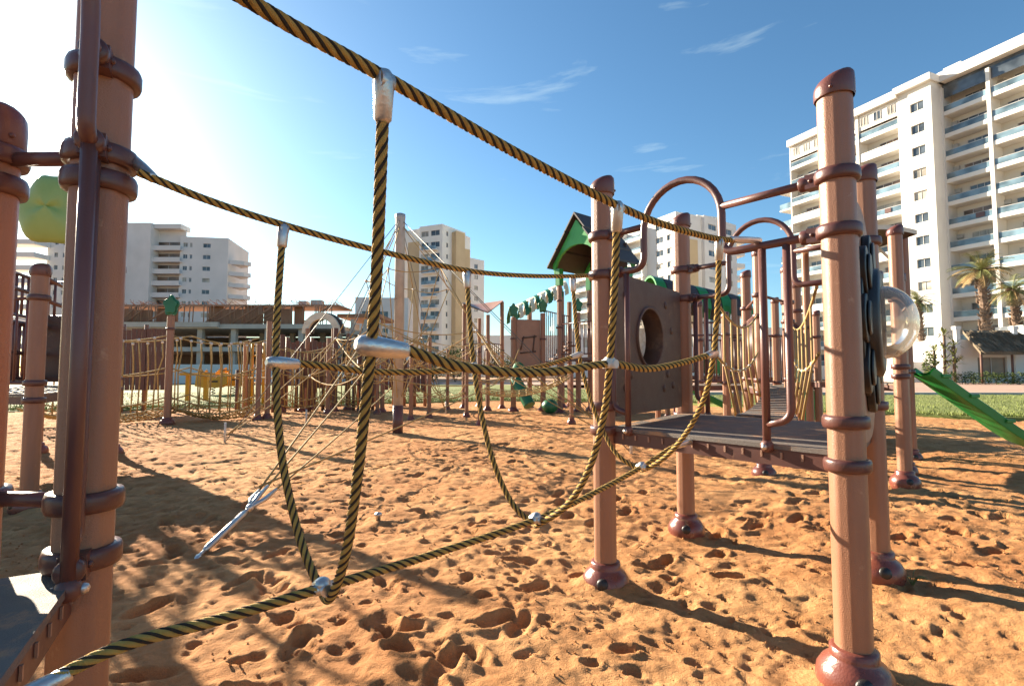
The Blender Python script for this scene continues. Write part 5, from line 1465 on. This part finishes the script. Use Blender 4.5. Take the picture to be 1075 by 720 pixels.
for k in range(4):
    for yy in (KY + 3.3, KY + 10): c = MB(); c.obox((xa + (xb - xa - .5) * k / 3, yy, -.2), (.45, 0, 0), (0, .45, 0), (0, 0, hz(330, KY))); c.build('column', M['concrete'], cs2)
hb = thing("site_hoarding", "white sheet hoarding along the foot of the construction site", "fence", (XU(260, 50), 50, 0))
for k in range(11):
    xx = XU(180, 50) + k * 2.0; c = MB(); c.obox((xx, 50, .0), (1.94, 0, 0), (0, .06, 0), (0, 0, 1.9)); c.build('sheet', M['white2'], hb)
fx = XU(205, 48)
dw = plank_wall("long dark brown plank wall in front of the hoarding beside the leaf topped post", (XU(80, 17), 17), (XU(124, 16.6), 16.6), .6, 2.3, 9)

# low house at the right with old thatch pergola
hs = thing("low_house", "low white house with an old thatched canopy behind the hedge at the right", "building", (XU(1040, 50), 50, 0))
hx = XU(990, 50); hw_ = XU(1110, 50) - hx
lb_cur = hs; b = MB()
p_ = Vector((hx, 50, 0))
facade(hs, b, p_, (1, -.06, 0), (-.06, -1, 0), hw_, 0, 3.9, 1, [(3.2, 5.9), (8.2, 10.2)], .6, 2.6, top=4.3, pane='brownglass')
b.obox(p_ + Vector((0, .3, 0)), (.3, 0, 0), (0, 8, 0), ZV * 4.3); b.obox(p_ + Vector((0.3, .35, 4.0)), (hw_ - .4, -.06 * hw_, 0), (0, 8, 0), ZV * .2)
for k in range(3):
    x = (1.0, 6.6, 10.8)[k]; b.obox(p_ + Vector((x, -.45, 0)), (.4, 0, 0), (0, .35, 0), ZV * 5.3); b.obox(p_ + Vector((x - .08, -.5, 5.3)), (.56, 0, 0), (0, .5, 0), ZV * .3)
b.obox(p_ + Vector((9.5, 1.5, 4.3)), (2.6, 0, 0), (0, 3, 0), ZV * 1.6)
b.build('wall', M['white'], hs)
c = MB(); t0_ = p_ + Vector((1.5, -2.4, 3.05)); 
ol = [t0_, t0_ + Vector((6.6, -.3, 0)), t0_ + Vector((5.9, 2.6, 2.2)), t0_ + Vector((.9, 2.8, 2.2))]
c.add(ol + [q - ZV * .3 for q in ol], [(0, 1, 2, 3), (7, 6, 5, 4), (0, 4, 5, 1), (1, 5, 6, 2), (2, 6, 7, 3), (3, 7, 4, 0)])
for k in range(300):
    s, t_ = random.random(), random.random(); q = (ol[0].lerp(ol[1], s)).lerp(ol[3].lerp(ol[2], s), t_)
    c.tube([q + ZV * .02, q + Vector((random.uniform(-.1, .1), -.55, -.38)) + ZV * .08], [.035, .015], 4)
c.build('thatch', M['thatch'], hs)
for dx in (.3, 3.2, 6.2): MB().bar(t0_ + Vector((dx, .3, -3.1)), t0_ + Vector((dx, .3, .1)), .1, 8).build('pergola_post', M['wood'], hs)
gd = MB(); gd.obox((XU(950, 52), 52, 0), (8, 0, 0), (0, .3, 0), ZV * 2.2); tag(gd.build("garden_wall", M['white']), "plain white garden wall left of the thatched house", "wall")

# ------------------------------------------------------------------ plants
def leaf_cloud(mb, c, rad, n, size, mi=0):
    c = Vector(c)
    for i in range(n):
        while True:
            p = Vector((random.uniform(-1, 1), random.uniform(-1, 1), random.uniform(-1, 1)))
            if .25 < p.length < 1: break
        q = c + Vector((p.x * rad[0], p.y * rad[1], p.z * rad[2]))
        a_ = Vector((random.gauss(0, 1), random.gauss(0, 1), random.gauss(0, 1))).normalized(); b_ = a_.orthogonal().normalized(); s = size * random.uniform(.6, 1.3)
        mb.add([q - a_ * s, q - b_ * s * .45, q + a_ * s, q + b_ * s * .45], [(0, 1, 2, 3)], mi)
def palm(label, x, y, h, s=1.0, nf=26, dry=.3, group='date palms by the right building', seed=1):
    rs = random.Random(seed)
    o = thing("palm_tree", label, "palm tree", (x, y, 0), group)
    b = MB(); pts = []; rr = []
    k = int(h / .22)
    for i in range(k + 1):
        z = h * i / k; pts.append(Vector((x + .12 * math.sin(z * .4), y, z))); rr.append((.30 if i % 2 else .37) * s * (1 - .15 * i / k))
    b.tube(pts, rr, 10, smooth=False); 
    for i in range(160):
        z = h * (.3 + .7 * rs.random()); a_ = rs.uniform(0, 6.28); p = Vector((x + .12 * math.sin(z * .4) + .33 * s * math.cos(a_), y + .33 * s * math.sin(a_), z))
        b.tube([p, p + Vector((math.cos(a_) * .16, math.sin(a_) * .16, .2)) * s], [.07 * s, .03 * s], 4)
    b.build('trunk', M['bark'], o)
    b = MB(); top = Vector((x + .12 * math.sin(h * .4), y, h))
    for f in range(nf):
        az = f * 2.399 + rs.uniform(-.2, .2); el = rs.uniform(-.5, 1.25); ln = s * rs.uniform(1.7, 2.4)
        mi = 1 if (el < -.1 and rs.random() < dry * 2.6) or rs.random() < dry * .3 else 0
        d = Vector((math.cos(az) * math.cos(el), math.sin(az) * math.cos(el), math.sin(el))); p = top.copy(); sp_ = [p.copy()]
        for k in range(9):
            p = p + d * ln / 9; d = (d + Vector((0, 0, -.14))).normalized(); sp_.append(p.copy())
        b.tube(sp_, [.035 * s * (1 - .08 * k) for k in range(10)], 4, mi=mi)
        for k in range(1, 10):
            for hh2 in (0, .5):
                if k == 9 and hh2: continue
                q = sp_[k] if not hh2 else sp_[k].lerp(sp_[k + 1], .5)
                t_ = (sp_[min(9, k + 1)] - sp_[k - 1]).normalized(); sd = t_.cross(ZV); sd = sd.normalized() if sd.length > .01 else Vector((1, 0, 0))
                l2 = s * .55 * math.sin(math.pi * (.12 + .8 * k / 10)) + .08
                for sg in (-1, 1):
                    e_ = (sd * sg * .85 + t_ * .65 + Vector((0, 0, -.25 + rs.uniform(-.15, .1)))).normalized() * l2
                    w_ = t_ * .035 * s
                    b.add([q - w_, q + w_, q + e_], [(0, 1, 2)], mi)
    b.build('crown', [M['frond'], M['drfrond']], o)
    return o
palm("thick trunked palm with drooping yellow brown fronds above the thatched canopy", XU(1036, 55), 55, hz(285, 55), 1.3, 44, .5, seed=3)
palm("green palm at the photo's right edge beside the thick trunked palm", XU(1068, 55), 55, hz(304, 55), 1.2, 36, .12, seed=5)
palm("short palm in front of the white tower, half hidden behind the clear bubble", XU(967, 58), 58, hz(316, 58), .95, 26, .1, seed=8)
def yucca(label, x, y, h, seed):
    rs = random.Random(seed); o = thing("young_palm", label, "palm tree", (x, y, 0), "slim young palms by the garden wall")
    MB().tube([Vector((x, y, 0)), Vector((x + .1, y, h))], [.14, .1], 8).build('trunk', M['bark'], o)
    b = MB()
    for lvl in (h, h * .72, h * .5):
        for f in range(18):
            az = rs.uniform(0, 6.28); el = rs.uniform(-.4, 1.2); ln = rs.uniform(.8, 1.3); d = Vector((math.cos(az) * math.cos(el), math.sin(az) * math.cos(el), math.sin(el))); q = Vector((x + .08, y, lvl)); e_ = q + d * ln + Vector((0, 0, -.25)); m_ = q + d * ln * .55; sd = d.cross(ZV).normalized() * .09
            b.add([q, m_ - sd, e_, m_ + sd], [(0, 1, 2, 3)])
    b.build('crown', M['frond'], o)
yucca("tall slim young palm left of the thatched house", XU(991, 48), 48, 4.6, 1)
yucca("shorter slim young palm nearest the clear bubble", XU(980, 48.5), 48.5, 3.2, 2)
yucca("small young palm between the slim palm and the thatched canopy", XU(1001, 47.5), 47.5, 3.6, 4)
hd = thing("hedge", "clipped green hedge along the path in front of the thatched house", "hedge", (XU(1040, 45), 45, 0))
b = MB()
for k in range(26): leaf_cloud(b, (XU(985, 45) + k * .5, 45 + random.uniform(-.2, .2), .6 + random.uniform(-.05, .1)), (.5, .5, .6), 170, .09)
b.build('foliage', M['bush'], hd)
b = MB()
for k in range(13): b.bar((XU(985, 45) + k, 45, -.1), (XU(985, 45) + k, 45, .6), .03, 5)
b.build('stems', M['bark'], hd)
def shrub(label, x, y, r, h, group=None, n=700):
    o = thing("shrub", label, "shrub", (x, y, 0), group); b = MB()
    for k in range(5): leaf_cloud(b, (x + random.uniform(-.4, .4) * r, y + random.uniform(-.4, .4) * r, h * random.uniform(.4, .75)), (r * .7, r * .7, h * .38), n // 5, .1 + .03 * r)
    b.build('foliage', M['bush'], o); b = MB()
    for k in range(4): b.bar((x, y, -.1), (x + random.uniform(-.4, .4) * r, y, h * .5), .04, 5)
    b.build('stems', M['bark'], o)
G_ = 'shrubs before the far buildings'
shrub("round shrub at the foot of the centre tower, right of the grey mast", XU(455, 60), 60, 2.2, 3.2, G_)
shrub("leafy shrub behind the far shade canopy's left post", XU(478, 62), 62, 2.4, 4.2, G_)
shrub("wide low shrub behind the tan diamond panel tower", XU(528, 66), 66, 3.0, 3.2, G_)
shrub("dark shrub behind the plank bridge ropes, right of the porthole panel", XU(768, 32), 32, 1.0, 1.5, G_)
shrub("tall cypress like shrub left of the slim young palms", XU(976, 46.5), 46.5, .8, 3.4, G_)
# the weed sprout by the right post
sx = gpt(958, 612); sz = H(sx.x, sx.y); b = MB()
for k in range(9):
    a_ = k * .75; ln = random.uniform(.05, .09); b.tube(smooth_path([(sx.x, sx.y, sz - .01), (sx.x + .4 * ln * math.cos(a_), sx.y + .4 * ln * math.sin(a_), sz + ln * .7), (sx.x + ln * math.cos(a_), sx.y + ln * math.sin(a_), sz + ln * .8)], .02), .0025, 4)
tag(b.build("weed_sprout", M['frond']), "tiny green weed sprouting from the sand by a post boot", "weed")

# ------------------------------------------------------------------ sky, sun
SUN_AZ, SUN_EL = R(-49.5), R(20.5)           # azimuth measured from +Y towards +X
sd = Vector((math.sin(SUN_AZ) * math.cos(SUN_EL), math.cos(SUN_AZ) * math.cos(SUN_EL), math.sin(SUN_EL)))
sun_d = bpy.data.lights.new("sun", 'SUN'); sun_d.energy = 4.8; sun_d.angle = R(.55); sun_d.color = (1, .86, .66)
sun = bpy.data.objects.new("sun", sun_d); COL.objects.link(sun)
sun.rotation_euler = (-sd).to_track_quat('-Z', 'Y').to_euler()
sun.location = sd * 60
w = bpy.data.worlds.new("World"); scene.world = w; w.use_nodes = True
N, L = w.node_tree.nodes, w.node_tree.links
bg = N["Background"]
sky = N.new("ShaderNodeTexSky"); sky.sky_type = 'NISHITA'; sky.sun_disc = False
sky.sun_elevation = SUN_EL; sky.sun_rotation = SUN_AZ; sky.air_density = 1.0; sky.dust_density = .6; sky.ozone_density = 3.0
# thin wisps of cirrus mixed into the sky
tc = N.new("ShaderNodeTexCoord")
mp = N.new("ShaderNodeMapping"); mp.inputs["Scale"].default_value = (1.6, 1.2, 9.0); mp.inputs["Rotation"].default_value = (0, .12, .3)
L.new(tc.outputs["Generated"], mp.inputs["Vector"])
nz = N.new("ShaderNodeTexNoise"); nz.inputs["Scale"].default_value = 2.1; nz.inputs["Detail"].default_value = 9; nz.inputs["Roughness"].default_value = .58; nz.inputs["Distortion"].default_value = .4
L.new(mp.outputs["Vector"], nz.inputs["Vector"])
cr_ = N.new("ShaderNodeValToRGB"); cr_.color_ramp.elements[0].position = .6; cr_.color_ramp.elements[1].position = .9
cr_.color_ramp.elements[0].color = (0, 0, 0, 1); cr_.color_ramp.elements[1].color = (.55, .55, .55, 1)
L.new(nz.outputs["Fac"], cr_.inputs["Fac"])
mx = N.new("ShaderNodeMix"); mx.data_type = 'RGBA'
L.new(cr_.outputs["Color"], mx.inputs["Factor"]); L.new(sky.outputs["Color"], mx.inputs["A"]); mx.inputs["B"].default_value = (6.5, 6.3, 6.0, 1)
tint = N.new("ShaderNodeMix"); tint.data_type = 'RGBA'; tint.blend_type = 'MULTIPLY'; tint.inputs["Factor"].default_value = 1; tint.inputs["B"].default_value = (.87, 1.03, .99, 1)
sc1 = N.new("ShaderNodeVectorMath"); sc1.operation = 'SCALE'; sc1.inputs["Scale"].default_value = .2
gm = N.new("ShaderNodeGamma"); gm.inputs["Gamma"].default_value = 1.06
sc2 = N.new("ShaderNodeVectorMath"); sc2.operation = 'SCALE'; sc2.inputs["Scale"].default_value = 5.0
L.new(mx.outputs["Result"], sc1.inputs[0]); L.new(sc1.outputs[0], gm.inputs["Color"]); L.new(gm.outputs["Color"], sc2.inputs[0])
hs_ = N.new("ShaderNodeHueSaturation"); hs_.inputs["Saturation"].default_value = 1.06
L.new(sc2.outputs[0], hs_.inputs["Color"]); L.new(hs_.outputs["Color"], tint.inputs["A"])
L.new(tint.outputs["Result"], bg.inputs["Color"]); bg.inputs["Strength"].default_value = .051

scene.view_settings.view_transform = 'Standard'; scene.view_settings.look = 'None'; scene.view_settings.exposure = 2.05; scene.view_settings.gamma = 1.0
scene.cycles.max_bounces = 8; scene.cycles.transparent_max_bounces = 12
